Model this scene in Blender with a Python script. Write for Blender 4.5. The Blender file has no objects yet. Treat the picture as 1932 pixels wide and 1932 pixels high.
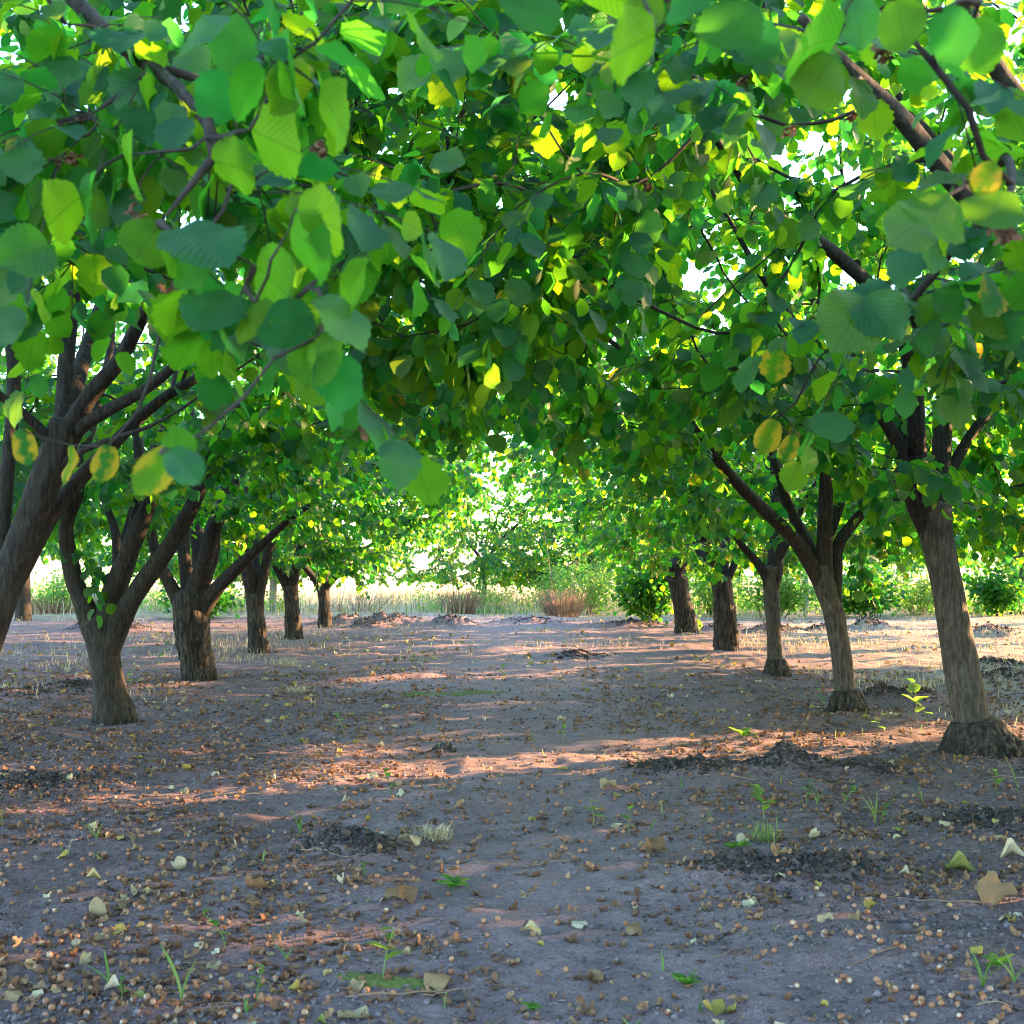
import bpy, math, random
import numpy as np
from mathutils import Vector, Matrix

# ------------------------------------------------------------------ camera, sky, sun, exposure
scene = bpy.context.scene
COL = scene.collection
FPX, VX, HY, CAMZ = 2600.0, 931.0, 1039.0, 1.2        # focal length / vanishing point / horizon, on a 1932 px wide picture

cam_data = bpy.data.cameras.new('camera')
cam = bpy.data.objects.new('camera', cam_data)
COL.objects.link(cam)
cam.location = (0, 0, CAMZ)
cam.rotation_euler = (math.radians(90) + math.atan((HY - 966) / FPX), 0, -math.atan((966 - VX) / FPX))
cam_data.sensor_width = 36
cam_data.lens = FPX / 1932 * 36
cam_data.clip_start, cam_data.clip_end = 0.05, 3000
cam_data.dof.use_dof = True
cam_data.dof.focus_distance = 8.0
cam_data.dof.aperture_fstop = 7.5
scene.camera = cam

SUN_EL, SUN_AZ = math.radians(11.0), math.radians(68.0)     # azimuth from +Y (view direction) towards +X
world = bpy.data.worlds.new('World')
scene.world = world
world.use_nodes = True
wn = world.node_tree
bg = wn.nodes['Background']
sky = wn.nodes.new('ShaderNodeTexSky')
sky.sky_type = 'NISHITA'
sky.sun_disc = False
sky.sun_elevation = SUN_EL
sky.sun_rotation = SUN_AZ
sky.altitude = 100
sky.air_density = 1.0
sky.dust_density = 0.8
sky.ozone_density = 2.2
wn.links.new(sky.outputs[0], bg.inputs[0])
bg.inputs[1].default_value = 0.15

sun_data = bpy.data.lights.new('sun', 'SUN')
sun = bpy.data.objects.new('sun', sun_data)
COL.objects.link(sun)
sdir = Vector((math.sin(SUN_AZ) * math.cos(SUN_EL), math.cos(SUN_AZ) * math.cos(SUN_EL), math.sin(SUN_EL)))
sun.location = sdir * 60
sun.rotation_euler = sdir.to_track_quat('Z', 'Y').to_euler()
sun_data.energy = 3.4
sun_data.angle = math.radians(0.5)
sun_data.color = (1.0, 0.57, 0.26)

vs = scene.view_settings
vs.view_transform = 'Standard'
vs.look = 'None'
vs.exposure = 3.8
vs.gamma = 1.0
vs.use_curve_mapping = False
scene.render.engine = 'CYCLES'
scene.cycles.use_denoising = True
scene.cycles.filter_width = 0.95
scene.cycles.max_bounces = 7
scene.cycles.diffuse_bounces = 4
scene.cycles.transmission_bounces = 6
scene.cycles.glossy_bounces = 2
scene.cycles.transparent_max_bounces = 4
scene.cycles.caustics_reflective = False
scene.cycles.caustics_refractive = False

rng = np.random.default_rng(7)
random.seed(7)


# ------------------------------------------------------------------ helpers
def px(x, y, d):
    """photo pixel at depth d (metres along +Y) -> world point"""
    return np.array([(x - VX) / FPX * d, d, CAMZ - (y - HY) / FPX * d])


def pxn(P):
    """world points (N,3) -> photo pixels (N,2)"""
    d = np.maximum(P[:, 1], 1e-3)
    return np.stack([VX + P[:, 0] / d * FPX, HY - (P[:, 2] - CAMZ) / d * FPX], 1)


def norm(v):
    v = np.asarray(v, float)
    return v / np.maximum(np.linalg.norm(v, axis=-1, keepdims=True), 1e-9)


def hash3(i, j, k, s):
    n = np.sin(i * 127.1 + j * 311.7 + k * 74.7 + s * 53.3) * 43758.5453
    return n - np.floor(n)


def vnoise(p, seed=0):
    p = np.asarray(p, float)
    i = np.floor(p)
    f = p - i
    f = f * f * (3 - 2 * f)
    r = 0
    for dx in (0, 1):
        for dy in (0, 1):
            for dz in (0, 1):
                w = (f[..., 0] if dx else 1 - f[..., 0]) * (f[..., 1] if dy else 1 - f[..., 1]) * (f[..., 2] if dz else 1 - f[..., 2])
                r = r + w * hash3(i[..., 0] + dx, i[..., 1] + dy, i[..., 2] + dz, seed)
    return r * 2 - 1


def fbm2(x, y, scale, octaves, seed):
    r, a = 0, 1.0
    for o in range(octaves):
        p = np.stack([x / scale, y / scale, np.zeros_like(x) + seed], -1)
        r = r + a * vnoise(p, seed + o)
        a *= 0.5
        scale *= 0.47
    return r


def mesh_from(name, verts, faces, mat=None, smooth=True, uv=None, attrs=None):
    """verts (N,3), faces (M,k) of one size k"""
    verts = np.asarray(verts, np.float32)
    faces = np.asarray(faces, np.int32)
    me = bpy.data.meshes.new(name)
    m, k = faces.shape
    me.vertices.add(len(verts))
    me.vertices.foreach_set('co', verts.ravel())
    me.loops.add(m * k)
    me.loops.foreach_set('vertex_index', faces.ravel())
    me.polygons.add(m)
    me.polygons.foreach_set('loop_start', np.arange(m, dtype=np.int32) * k)
    me.polygons.foreach_set('loop_total', np.full(m, k, np.int32))
    me.polygons.foreach_set('use_smooth', np.full(m, smooth, bool))
    if uv is not None:
        l = me.uv_layers.new(name='UVMap')
        l.data.foreach_set('uv', np.asarray(uv, np.float32)[faces.ravel()].ravel())
    for an, av in (attrs or {}).items():
        a = me.attributes.new(an, 'FLOAT', 'FACE')
        a.data.foreach_set('value', np.asarray(av, np.float32))
    if mat:
        me.materials.append(mat)
    me.update(calc_edges=True)
    return me


def link(name, data, parent=None, loc=None, label=None, cat=None, group=None, kind=None):
    o = bpy.data.objects.new(name, data)
    COL.objects.link(o)
    if parent:
        o.parent = parent
    if loc is not None:
        o.location = tuple(float(v) for v in loc)
    if label:
        o['label'] = label
    if cat:
        o['category'] = cat
    if group:
        o['group'] = group
    if kind:
        o['kind'] = kind
    return o


class Geo:
    """collects quads (tris are quads with a repeated corner avoided by k)"""
    def __init__(self):
        self.v, self.f, self.n = [], [], 0

    def add(self, v, f):
        self.v.append(np.asarray(v, float))
        self.f.append(np.asarray(f, int) + self.n)
        self.n += len(v)

    def mesh(self, name, mat, smooth=True, off=None):
        v = np.concatenate(self.v)
        if off is not None:
            v = v - off
        return mesh_from(name, v, np.concatenate(self.f), mat, smooth)


def tube(P, R, seg, twist=0.0, ribs=None):
    """quads of a tube along polyline P with radii R; ribs(ang, i) -> radius factor"""
    P = np.asarray(P, float)
    R = np.asarray(R, float)
    n = len(P)
    T = np.gradient(P, axis=0)
    T = norm(T)
    u = np.cross(T[0], [0.31, 0.9, 0.2])
    u = norm(u)
    U = [u]
    for i in range(1, n):
        u = U[-1] - T[i] * np.dot(U[-1], T[i])
        U.append(norm(u))
    U = np.array(U)
    W = np.cross(T, U)
    a = np.arange(seg) / seg * 2 * math.pi + twist
    rad = np.repeat(R[:, None], seg, 1)
    if ribs is not None:
        rad = rad * ribs
    V = P[:, None, :] + (np.cos(a)[None, :, None] * U[:, None, :] + np.sin(a)[None, :, None] * W[:, None, :]) * rad[..., None]
    V = V.reshape(-1, 3)
    i, j = np.meshgrid(np.arange(n - 1), np.arange(seg), indexing='ij')
    j2 = (j + 1) % seg
    F = np.stack([i * seg + j, i * seg + j2, (i + 1) * seg + j2, (i + 1) * seg + j], -1).reshape(-1, 4)
    # close the far end with a pinched ring
    V = np.concatenate([V, P[-1:] + T[-1:] * R[-1] * 0.5])
    tip = len(V) - 1
    jj = np.arange(seg)
    base = (n - 1) * seg
    cap = np.stack([base + jj, base + (jj + 1) % seg, np.full(seg, tip), np.full(seg, tip)], -1)
    return V, F, cap


def tri_fan_quads(F, cap):
    return F, cap[:, :3]


def tube_mesh(name, P, R, seg, mat, off, ribs=None, smooth=True):
    V, F, cap = tube(P, R, seg, ribs=ribs)
    tris = np.concatenate([F[:, [0, 1, 2]], F[:, [0, 2, 3]], cap[:, :3]])
    return mesh_from(name, V - off, tris, mat, smooth)


def resample(P, R, step):
    P = np.asarray(P, float)
    L = np.concatenate([[0], np.cumsum(np.linalg.norm(np.diff(P, axis=0), axis=1))])
    n = max(3, int(L[-1] / step) + 1)
    t = np.linspace(0, L[-1], n)
    # Catmull-like smoothing: interpolate then blur
    Q = np.stack([np.interp(t, L, P[:, k]) for k in range(3)], 1)
    r = np.interp(t, L, R)
    for _ in range(3):
        Q[1:-1] = Q[1:-1] * 0.5 + (Q[:-2] + Q[2:]) * 0.25
        r[1:-1] = r[1:-1] * 0.5 + (r[:-2] + r[2:]) * 0.25
    return Q, r


# ------------------------------------------------------------------ materials
def new_mat(name):
    m = bpy.data.materials.new(name)
    m.use_nodes = True
    nt = m.node_tree
    nt.nodes.clear()
    out = nt.nodes.new('ShaderNodeOutputMaterial')
    return m, nt, out


def N(nt, typ, **kw):
    n = nt.nodes.new(typ)
    for k, v in kw.items():
        setattr(n, k, v)
    return n


def setin(node, **kw):
    for k, v in kw.items():
        node.inputs[k.replace('_', ' ')].default_value = v


def ramp(nt, stops, fac):
    r = N(nt, 'ShaderNodeValToRGB')
    els = r.color_ramp.elements
    while len(els) < len(stops):
        els.new(0.5)
    for e, (p, c) in zip(els, stops):
        e.position = p
        e.color = (*c, 1)
    nt.links.new(fac, r.inputs[0])
    return r


def math_node(nt, op, a, b=None, c=None):
    n = N(nt, 'ShaderNodeMath', operation=op)
    for i, v in enumerate((a, b, c)):
        if v is None:
            continue
        if isinstance(v, (int, float)):
            n.inputs[i].default_value = v
        else:
            nt.links.new(v, n.inputs[i])
    return n.outputs[0]


def mixc(nt, fac, a, b, blend='MIX'):
    n = N(nt, 'ShaderNodeMix', data_type='RGBA', blend_type=blend)
    for sock, v in ((n.inputs[0], fac), (n.inputs[6], a), (n.inputs[7], b)):
        if isinstance(v, (int, float)):
            sock.default_value = v
        elif isinstance(v, tuple):
            sock.default_value = (*v, 1)
        else:
            nt.links.new(v, sock)
    return n.outputs[2]


def leaf_material(name, tops, unders, trans, yellow=True):
    """tops / unders / trans: three-stop colour lists by leaf; vein pattern from the blade UV"""
    m, nt, out = new_mat(name)
    L = nt.links
    at = N(nt, 'ShaderNodeAttribute', attribute_name='leaf_var')
    ay = N(nt, 'ShaderNodeAttribute', attribute_name='leaf_yellow')
    oi = N(nt, 'ShaderNodeObjectInfo')
    v = math_node(nt, 'FRACT', math_node(nt, 'ADD', at.outputs['Fac'], math_node(nt, 'MULTIPLY', oi.outputs['Random'], 3.7)))
    uv = N(nt, 'ShaderNodeUVMap')
    sep = N(nt, 'ShaderNodeSeparateXYZ')
    L.new(uv.outputs[0], sep.inputs[0])
    ax = math_node(nt, 'ABSOLUTE', math_node(nt, 'SUBTRACT', sep.outputs[0], 0.5))
    # side veins: bands of v - k|u|
    vv = math_node(nt, 'MULTIPLY', math_node(nt, 'SUBTRACT', sep.outputs[1], math_node(nt, 'MULTIPLY', ax, 0.95)), 10.5)
    band = math_node(nt, 'ABSOLUTE', math_node(nt, 'SUBTRACT', math_node(nt, 'FRACT', vv), 0.5))
    vein = math_node(nt, 'LESS_THAN', band, 0.07)
    mid = math_node(nt, 'LESS_THAN', ax, 0.014)
    veins = math_node(nt, 'MAXIMUM', vein, mid)
    top = ramp(nt, tops, v).outputs[0]
    und = ramp(nt, unders, v).outputs[0]
    trn = ramp(nt, trans, v).outputs[0]
    geo = N(nt, 'ShaderNodeNewGeometry')
    base = mixc(nt, geo.outputs['Backfacing'], top, und)
    if yellow:
        no = N(nt, 'ShaderNodeTexNoise')
        setin(no, Scale=4.5, Detail=4.0)
        cmb = N(nt, 'ShaderNodeCombineXYZ')
        L.new(sep.outputs[0], cmb.inputs[0]); L.new(sep.outputs[1], cmb.inputs[1])
        L.new(math_node(nt, 'MULTIPLY', v, 37.0), cmb.inputs[2])
        L.new(cmb.outputs[0], no.inputs['Vector'])
        edge = math_node(nt, 'ADD', math_node(nt, 'MULTIPLY', ax, 0.9), math_node(nt, 'MULTIPLY', no.outputs['Fac'], 0.75))
        ysm = N(nt, 'ShaderNodeMapRange')
        setin(ysm, From_Min=0.78, From_Max=0.98, To_Min=0.0, To_Max=0.95)
        L.new(math_node(nt, 'ADD', edge, math_node(nt, 'MULTIPLY', ay.outputs['Fac'], 0.32)), ysm.inputs[0])
        yb = math_node(nt, 'MULTIPLY', math_node(nt, 'GREATER_THAN', ay.outputs['Fac'], 0.1), ysm.outputs[0])
        base = mixc(nt, yb, base, (0.42, 0.30, 0.02))
        trn = mixc(nt, yb, trn, (0.85, 0.52, 0.03))
    base = mixc(nt, math_node(nt, 'MULTIPLY', veins, 0.5), base, (0.07, 0.16, 0.025))
    trn = mixc(nt, math_node(nt, 'MULTIPLY', veins, 0.55), trn, (0.06, 0.24, 0.006))
    bump = N(nt, 'ShaderNodeBump')
    bump.inputs['Strength'].default_value = 0.6
    bump.inputs['Distance'].default_value = 0.003
    L.new(band, bump.inputs['Height'])
    p = N(nt, 'ShaderNodeBsdfPrincipled')
    L.new(base, p.inputs['Base Color'])
    spec = N(nt, 'ShaderNodeMapRange')
    setin(spec, To_Min=0.45, To_Max=0.06)
    L.new(geo.outputs['Backfacing'], spec.inputs[0])
    L.new(spec.outputs[0], p.inputs['Specular IOR Level'])
    p.inputs['Roughness'].default_value = 0.40
    L.new(bump.outputs[0], p.inputs['Normal'])
    t = N(nt, 'ShaderNodeBsdfTranslucent')
    L.new(trn, t.inputs['Color'])
    mx = N(nt, 'ShaderNodeMixShader')
    mx.inputs[0].default_value = 0.58
    L.new(p.outputs[0], mx.inputs[1])
    L.new(t.outputs[0], mx.inputs[2])
    L.new(mx.outputs[0], out.inputs[0])
    return m


GREENS = ([(0.0, (0.005, 0.048, 0.030)), (0.5, (0.009, 0.068, 0.030)), (1.0, (0.022, 0.095, 0.018))],
          [(0.0, (0.012, 0.075, 0.022)), (0.5, (0.028, 0.105, 0.014)), (1.0, (0.060, 0.130, 0.010))],
          [(0.0, (0.035, 0.330, 0.045)), (0.45, (0.120, 0.480, 0.016)), (1.0, (0.340, 0.580, 0.010))])
M_LEAF = leaf_material('hazel_leaf', *GREENS)
M_WEED = leaf_material('weed_leaf',
                       [(0.0, (0.05, 0.14, 0.03)), (0.5, (0.08, 0.18, 0.04)), (1.0, (0.14, 0.22, 0.05))],
                       [(0.0, (0.07, 0.16, 0.05)), (0.5, (0.10, 0.20, 0.06)), (1.0, (0.16, 0.24, 0.07))],
                       [(0.0, (0.20, 0.50, 0.05)), (0.5, (0.30, 0.58, 0.06)), (1.0, (0.45, 0.62, 0.08))], yellow=False)


def bark_material(name, rough, tone=1.0):
    m, nt, out = new_mat(name)
    L = nt.links
    tc = N(nt, 'ShaderNodeTexCoord')
    mp = N(nt, 'ShaderNodeMapping')
    mp.inputs['Scale'].default_value = (34, 34, 7) if rough else (62, 62, 11)
    L.new(tc.outputs['Object'], mp.inputs[0])
    n1 = N(nt, 'ShaderNodeTexNoise')
    setin(n1, Scale=1.0, Detail=7.0, Roughness=0.65)
    L.new(mp.outputs[0], n1.inputs['Vector'])
    n2 = N(nt, 'ShaderNodeTexNoise')
    setin(n2, Scale=4.0, Detail=5.0, Roughness=0.6)
    L.new(tc.outputs['Object'], n2.inputs['Vector'])
    if rough:
        c = ramp(nt, [(0.36, (0.014, 0.011, 0.009)), (0.5, (0.055, 0.043, 0.034)), (0.64, (0.130, 0.106, 0.086))], n1.outputs['Fac'])
    else:
        c = ramp(nt, [(0.34, (0.022, 0.017, 0.014)), (0.5, (0.050, 0.040, 0.032)), (0.66, (0.090, 0.074, 0.058))], n1.outputs['Fac'])
    tint = ramp(nt, [(0.35, (0.86, 0.84, 0.83)), (0.55, (1, 1, 1)), (0.75, (1.0, 1.05, 0.92))], n2.outputs['Fac'])
    col = mixc(nt, 1.0, c.outputs[0], tint.outputs[0], 'MULTIPLY')
    col = mixc(nt, 1.0, col, (tone, tone, tone), 'MULTIPLY')
    p = N(nt, 'ShaderNodeBsdfPrincipled')
    L.new(col, p.inputs['Base Color'])
    p.inputs['Roughness'].default_value = 0.88
    p.inputs['Specular IOR Level'].default_value = 0.25
    b = N(nt, 'ShaderNodeBump')
    b.inputs['Strength'].default_value = 1.0 if rough else 0.7
    b.inputs['Distance'].default_value = 0.035 if rough else 0.012
    L.new(n1.outputs['Fac'], b.inputs['Height'])
    L.new(b.outputs[0], p.inputs['Normal'])
    L.new(p.outputs[0], out.inputs[0])
    return m


M_BARK = bark_material('smooth_bark', False, 0.68)
M_PALE = bark_material('pale_smooth_bark', False, 1.5)
M_ROUGH = bark_material('rough_bark', True, 0.75)


def simple_mat(name, stops, scale=20.0, rough=0.85, bump=0.4, dist=0.004, by_object=False, trans=0.0, mix_noise=0.35, attr=None):
    m, nt, out = new_mat(name)
    L = nt.links
    tc = N(nt, 'ShaderNodeTexCoord')
    no = N(nt, 'ShaderNodeTexNoise')
    setin(no, Scale=scale, Detail=5.0, Roughness=0.6)
    L.new(tc.outputs['Object'], no.inputs['Vector'])
    fac = no.outputs['Fac']
    if by_object or attr:
        oi = N(nt, 'ShaderNodeObjectInfo')
        r = oi.outputs['Random']
        if attr:
            a = N(nt, 'ShaderNodeAttribute', attribute_name=attr)
            r = math_node(nt, 'FRACT', math_node(nt, 'ADD', a.outputs['Fac'], r))
        fac = math_node(nt, 'ADD', math_node(nt, 'MULTIPLY', r, 1 - mix_noise), math_node(nt, 'MULTIPLY', fac, mix_noise))
    c = ramp(nt, stops, fac)
    p = N(nt, 'ShaderNodeBsdfPrincipled')
    L.new(c.outputs[0], p.inputs['Base Color'])
    p.inputs['Roughness'].default_value = rough
    p.inputs['Specular IOR Level'].default_value = 0.3
    b = N(nt, 'ShaderNodeBump')
    b.inputs['Strength'].default_value = bump
    b.inputs['Distance'].default_value = dist
    L.new(no.outputs['Fac'], b.inputs['Height'])
    L.new(b.outputs[0], p.inputs['Normal'])
    sh = p.outputs[0]
    if trans:
        t = N(nt, 'ShaderNodeBsdfTranslucent')
        L.new(c.outputs[0], t.inputs['Color'])
        mx = N(nt, 'ShaderNodeMixShader')
        mx.inputs[0].default_value = trans
        L.new(sh, mx.inputs[1])
        L.new(t.outputs[0], mx.inputs[2])
        sh = mx.outputs[0]
    L.new(sh, out.inputs[0])
    return m


M_TWIG = simple_mat('twig_bark', [(0.3, (0.018, 0.013, 0.011)), (0.7, (0.050, 0.037, 0.030))], 40)
M_NUT = simple_mat('nut_shell', [(0.1, (0.20, 0.075, 0.035)), (0.5, (0.30, 0.125, 0.060)), (0.9, (0.40, 0.21, 0.12))], 60, 0.45, 0.15, 0.001, by_object=True, attr='leaf_var')
M_SCAR = simple_mat('nut_scar', [(0.3, (0.42, 0.32, 0.22)), (0.7, (0.55, 0.45, 0.33))], 90)
M_HUSK = simple_mat('dry_husk', [(0.12, (0.085, 0.045, 0.028)), (0.4, (0.19, 0.095, 0.052)), (0.7, (0.28, 0.150, 0.080)), (0.92, (0.36, 0.24, 0.14))], 55, 0.9, 0.6, 0.004, by_object=True, attr='leaf_var', trans=0.15)
M_FALLEN = simple_mat('fallen_leaf', [(0.15, (0.15, 0.082, 0.042)), (0.36, (0.28, 0.175, 0.085)), (0.52, (0.36, 0.28, 0.16)), (0.64, (0.50, 0.44, 0.31)), (0.74, (0.44, 0.28, 0.05)), (0.86, (0.17, 0.20, 0.06))], 18, 0.7, 0.4, 0.004, by_object=True, attr='leaf_var', trans=0.2, mix_noise=0.3)
M_CLOD = simple_mat('soil_clod', [(0.25, (0.060, 0.046, 0.045)), (0.5, (0.115, 0.088, 0.088)), (0.8, (0.21, 0.165, 0.17))], 45, 0.95, 0.8, 0.006, by_object=True, attr='leaf_var', mix_noise=0.5)
M_FRESH = simple_mat('fresh_dug_soil', [(0.25, (0.026, 0.019, 0.017)), (0.5, (0.052, 0.040, 0.037)), (0.8, (0.095, 0.075, 0.070))], 45, 0.95, 0.8, 0.006, by_object=True, attr='leaf_var', mix_noise=0.5)
M_STRAW = simple_mat('dry_grass', [(0.1, (0.30, 0.22, 0.12)), (0.5, (0.48, 0.39, 0.24)), (0.9, (0.58, 0.52, 0.36))], 9, 0.8, 0.1, 0.002, attr='leaf_var', trans=0.3, mix_noise=0.2)
M_GRASS = simple_mat('green_grass', [(0.1, (0.07, 0.16, 0.03)), (0.5, (0.13, 0.24, 0.05)), (0.9, (0.26, 0.30, 0.08))], 9, 0.6, 0.1, 0.002, attr='leaf_var', trans=0.35, mix_noise=0.2)
M_STEM = simple_mat('dry_stem', [(0.1, (0.13, 0.075, 0.045)), (0.6, (0.24, 0.15, 0.09)), (0.95, (0.36, 0.26, 0.16))], 14, 0.85, 0.2, 0.003, attr='leaf_var', mix_noise=0.3)
M_MOSS = simple_mat('moss', [(0.3, (0.055, 0.075, 0.015)), (0.55, (0.11, 0.13, 0.03)), (0.8, (0.20, 0.17, 0.06))], 60, 0.95, 0.9, 0.01)
M_POST = simple_mat('grey_wood', [(0.3, (0.22, 0.19, 0.16)), (0.7, (0.40, 0.36, 0.31))], 25, 0.9, 0.5, 0.006)


def ground_material():
    m, nt, out = new_mat('orchard_soil')
    L = nt.links
    tc = N(nt, 'ShaderNodeTexCoord')
    P = tc.outputs['Object']

    def noise(scale, detail, rough=0.6, vec=None):
        n = N(nt, 'ShaderNodeTexNoise')
        setin(n, Scale=scale, Detail=detail, Roughness=rough)
        L.new(vec or P, n.inputs['Vector'])
        return n.outputs['Fac']
    big = noise(0.55, 4)
    med = noise(4.0, 6)
    fine = noise(38.0, 8, 0.7)
    grit = noise(160.0, 4, 0.7)
    soil = ramp(nt, [(0.34, (0.165, 0.110, 0.113)), (0.5, (0.285, 0.200, 0.208)), (0.68, (0.420, 0.312, 0.328))], fine)
    mt = ramp(nt, [(0.35, (0.74, 0.72, 0.72)), (0.6, (1.12, 1.1, 1.1))], med)
    bt = ramp(nt, [(0.35, (0.86, 0.83, 0.82)), (0.65, (1.18, 1.17, 1.17))], big)
    c = mixc(nt, 1.0, soil.outputs[0], mt.outputs[0], 'MULTIPLY')
    c = mixc(nt, 1.0, c, bt.outputs[0], 'MULTIPLY')
    g = ramp(nt, [(0.32, (0.55, 0.53, 0.52)), (0.5, (1, 1, 1)), (0.72, (1.35, 1.32, 1.3))], grit)
    c = mixc(nt, 1.0, c, g.outputs[0], 'MULTIPLY')
    # worn track along the middle of the aisle: paler, drier crust
    sep = N(nt, 'ShaderNodeSeparateXYZ')
    L.new(P, sep.inputs[0])
    wob = math_node(nt, 'MULTIPLY', math_node(nt, 'SUBTRACT', big, 0.5), 1.6)
    tx = math_node(nt, 'ABSOLUTE', math_node(nt, 'SUBTRACT', math_node(nt, 'ADD', sep.outputs[0], wob), 0.25))
    track = N(nt, 'ShaderNodeMapRange')
    setin(track, From_Min=0.2, From_Max=1.3, To_Min=0.36, To_Max=0.0)
    L.new(tx, track.inputs[0])
    crust = mixc(nt, 1.0, (0.365, 0.280, 0.300), g.outputs[0], 'MULTIPLY')
    c = mixc(nt, track.outputs[0], c, crust)
    strip = N(nt, 'ShaderNodeMapRange')
    setin(strip, From_Min=0.9, From_Max=2.0, To_Min=0.0, To_Max=0.45)
    L.new(math_node(nt, 'ADD', tx, math_node(nt, 'MULTIPLY', math_node(nt, 'SUBTRACT', med, 0.5), 2.2)), strip.inputs[0])
    left = N(nt, 'ShaderNodeMapRange')
    setin(left, From_Min=3.2, From_Max=4.2, To_Min=1.0, To_Max=0.0)
    L.new(sep.outputs[0], left.inputs[0])
    c = mixc(nt, math_node(nt, 'MULTIPLY', strip.outputs[0], left.outputs[0]), c, mixc(nt, 1.0, c, (0.48, 0.46, 0.45), 'MULTIPLY'))
    # straw-covered field past the end of the rows, thin straw in the right-hand aisle
    fy = N(nt, 'ShaderNodeMapRange')
    setin(fy, From_Min=24.2, From_Max=26.5, To_Min=0.0, To_Max=1.0)
    L.new(math_node(nt, 'ADD', sep.outputs[1], math_node(nt, 'MULTIPLY', math_node(nt, 'SUBTRACT', med, 0.5), 4.0)), fy.inputs[0])
    straw = ramp(nt, [(0.3, (0.30, 0.24, 0.14)), (0.6, (0.46, 0.39, 0.25)), (0.8, (0.36, 0.38, 0.16))], noise(2.2, 6))
    rx = N(nt, 'ShaderNodeMapRange')
    setin(rx, From_Min=3.4, From_Max=4.6, To_Min=0.0, To_Max=0.62)
    L.new(sep.outputs[0], rx.inputs[0])
    rm = math_node(nt, 'MULTIPLY', rx.outputs[0], math_node(nt, 'GREATER_THAN', math_node(nt, 'ADD', med, math_node(nt, 'MULTIPLY', fine, 0.6)), 0.78))
    c = mixc(nt, math_node(nt, 'MAXIMUM', fy.outputs[0], rm), c, straw.outputs[0])
    p = N(nt, 'ShaderNodeBsdfPrincipled')
    L.new(c, p.inputs['Base Color'])
    p.inputs['Roughness'].default_value = 0.95
    p.inputs['Specular IOR Level'].default_value = 0.2
    h = math_node(nt, 'ADD', fine, math_node(nt, 'MULTIPLY', grit, 0.35))
    b = N(nt, 'ShaderNodeBump')
    setin(b, Strength=1.0, Distance=0.04)
    L.new(h, b.inputs['Height'])
    L.new(b.outputs[0], p.inputs['Normal'])
    L.new(p.outputs[0], out.inputs[0])
    return m


M_SOIL = ground_material()

# ------------------------------------------------------------------ ground
# molehills and clods of dug soil: photo x, y of the foot, radius, height
MOUNDS = [(1480, 1462, 0.26, 0.085), (1330, 1468, 0.20, 0.055), (1640, 1468, 0.16, 0.04), (1250, 1462, 0.16, 0.03),
          (640, 1592, 0.16, 0.06), (700, 1600, 0.10, 0.03), (1390, 1650, 0.14, 0.045), (1520, 1655, 0.22, 0.05),
          (1090, 1240, 0.28, 0.07), (1690, 1318, 0.30, 0.10), (1900, 1300, 0.42, 0.13), (1880, 1258, 0.25, 0.09), (1880, 1205, 0.5, 0.16),
          (1460, 1195, 0.35, 0.12), (1545, 1190, 0.30, 0.12), (1640, 1185, 0.33, 0.15), (1000, 1178, 0.5, 0.10),
          (850, 1182, 0.35, 0.14), (740, 1178, 0.5, 0.14), (700, 1185, 0.3, 0.1), (640, 1178, 0.4, 0.13), (230, 1192, 0.4, 0.14), (180, 1190, 0.4, 0.12),
          (60, 1310, 0.5, 0.05), (150, 1300, 0.3, 0.06), (1370, 1185, 0.3, 0.1), (1190, 1180, 0.4, 0.07), (60, 1480, 0.4, 0.03), (1900, 1560, 0.3, 0.03),
          (840, 1420, 0.05, 0.03)]
_M = []
for (mx_, my_, mr, mh) in MOUNDS:
    q = px(mx_, my_, CAMZ * FPX / (my_ - HY))
    _M.append((q[0], q[1], mr, mh))


def ground_z(x, y):
    x = np.asarray(x, float)
    y = np.asarray(y, float)
    near = np.exp(-np.maximum(np.hypot(x, y - 8) - 10, 0) / 12)
    z = fbm2(x, y, 1.9, 3, 3) * 0.028
    z = z + (fbm2(x, y, 0.34, 3, 11) * 0.015 + fbm2(x, y, 0.085, 2, 21) * 0.0085) * near
    for (cx, cy, r, h) in _M:
        q = ((x - cx) / (r * 1.25)) ** 2 + ((y - cy) / r) ** 2
        k = q < 6
        if np.any(k):
            lump = 1 + 0.55 * fbm2(x, y, 0.13, 3, 31) if np.ndim(x) == 0 else 1 + 0.55 * fbm2(x[k], y[k], 0.13, 3, 31)
            if np.ndim(x) == 0:
                z = z + h * np.exp(-q * 1.3) * lump
            else:
                z[k] += h * np.exp(-q[k] * 1.3) * lump
    return z


def gz(x, y):
    return float(ground_z(np.array([x]), np.array([y]))[0])


def axis(parts):
    a = [parts[0][0]]
    for lo, hi, st in parts:
        n = max(1, int(round((hi - lo) / st)))
        a += list(lo + (np.arange(n) + 1) * (hi - lo) / n)
    return np.array(a)


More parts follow.
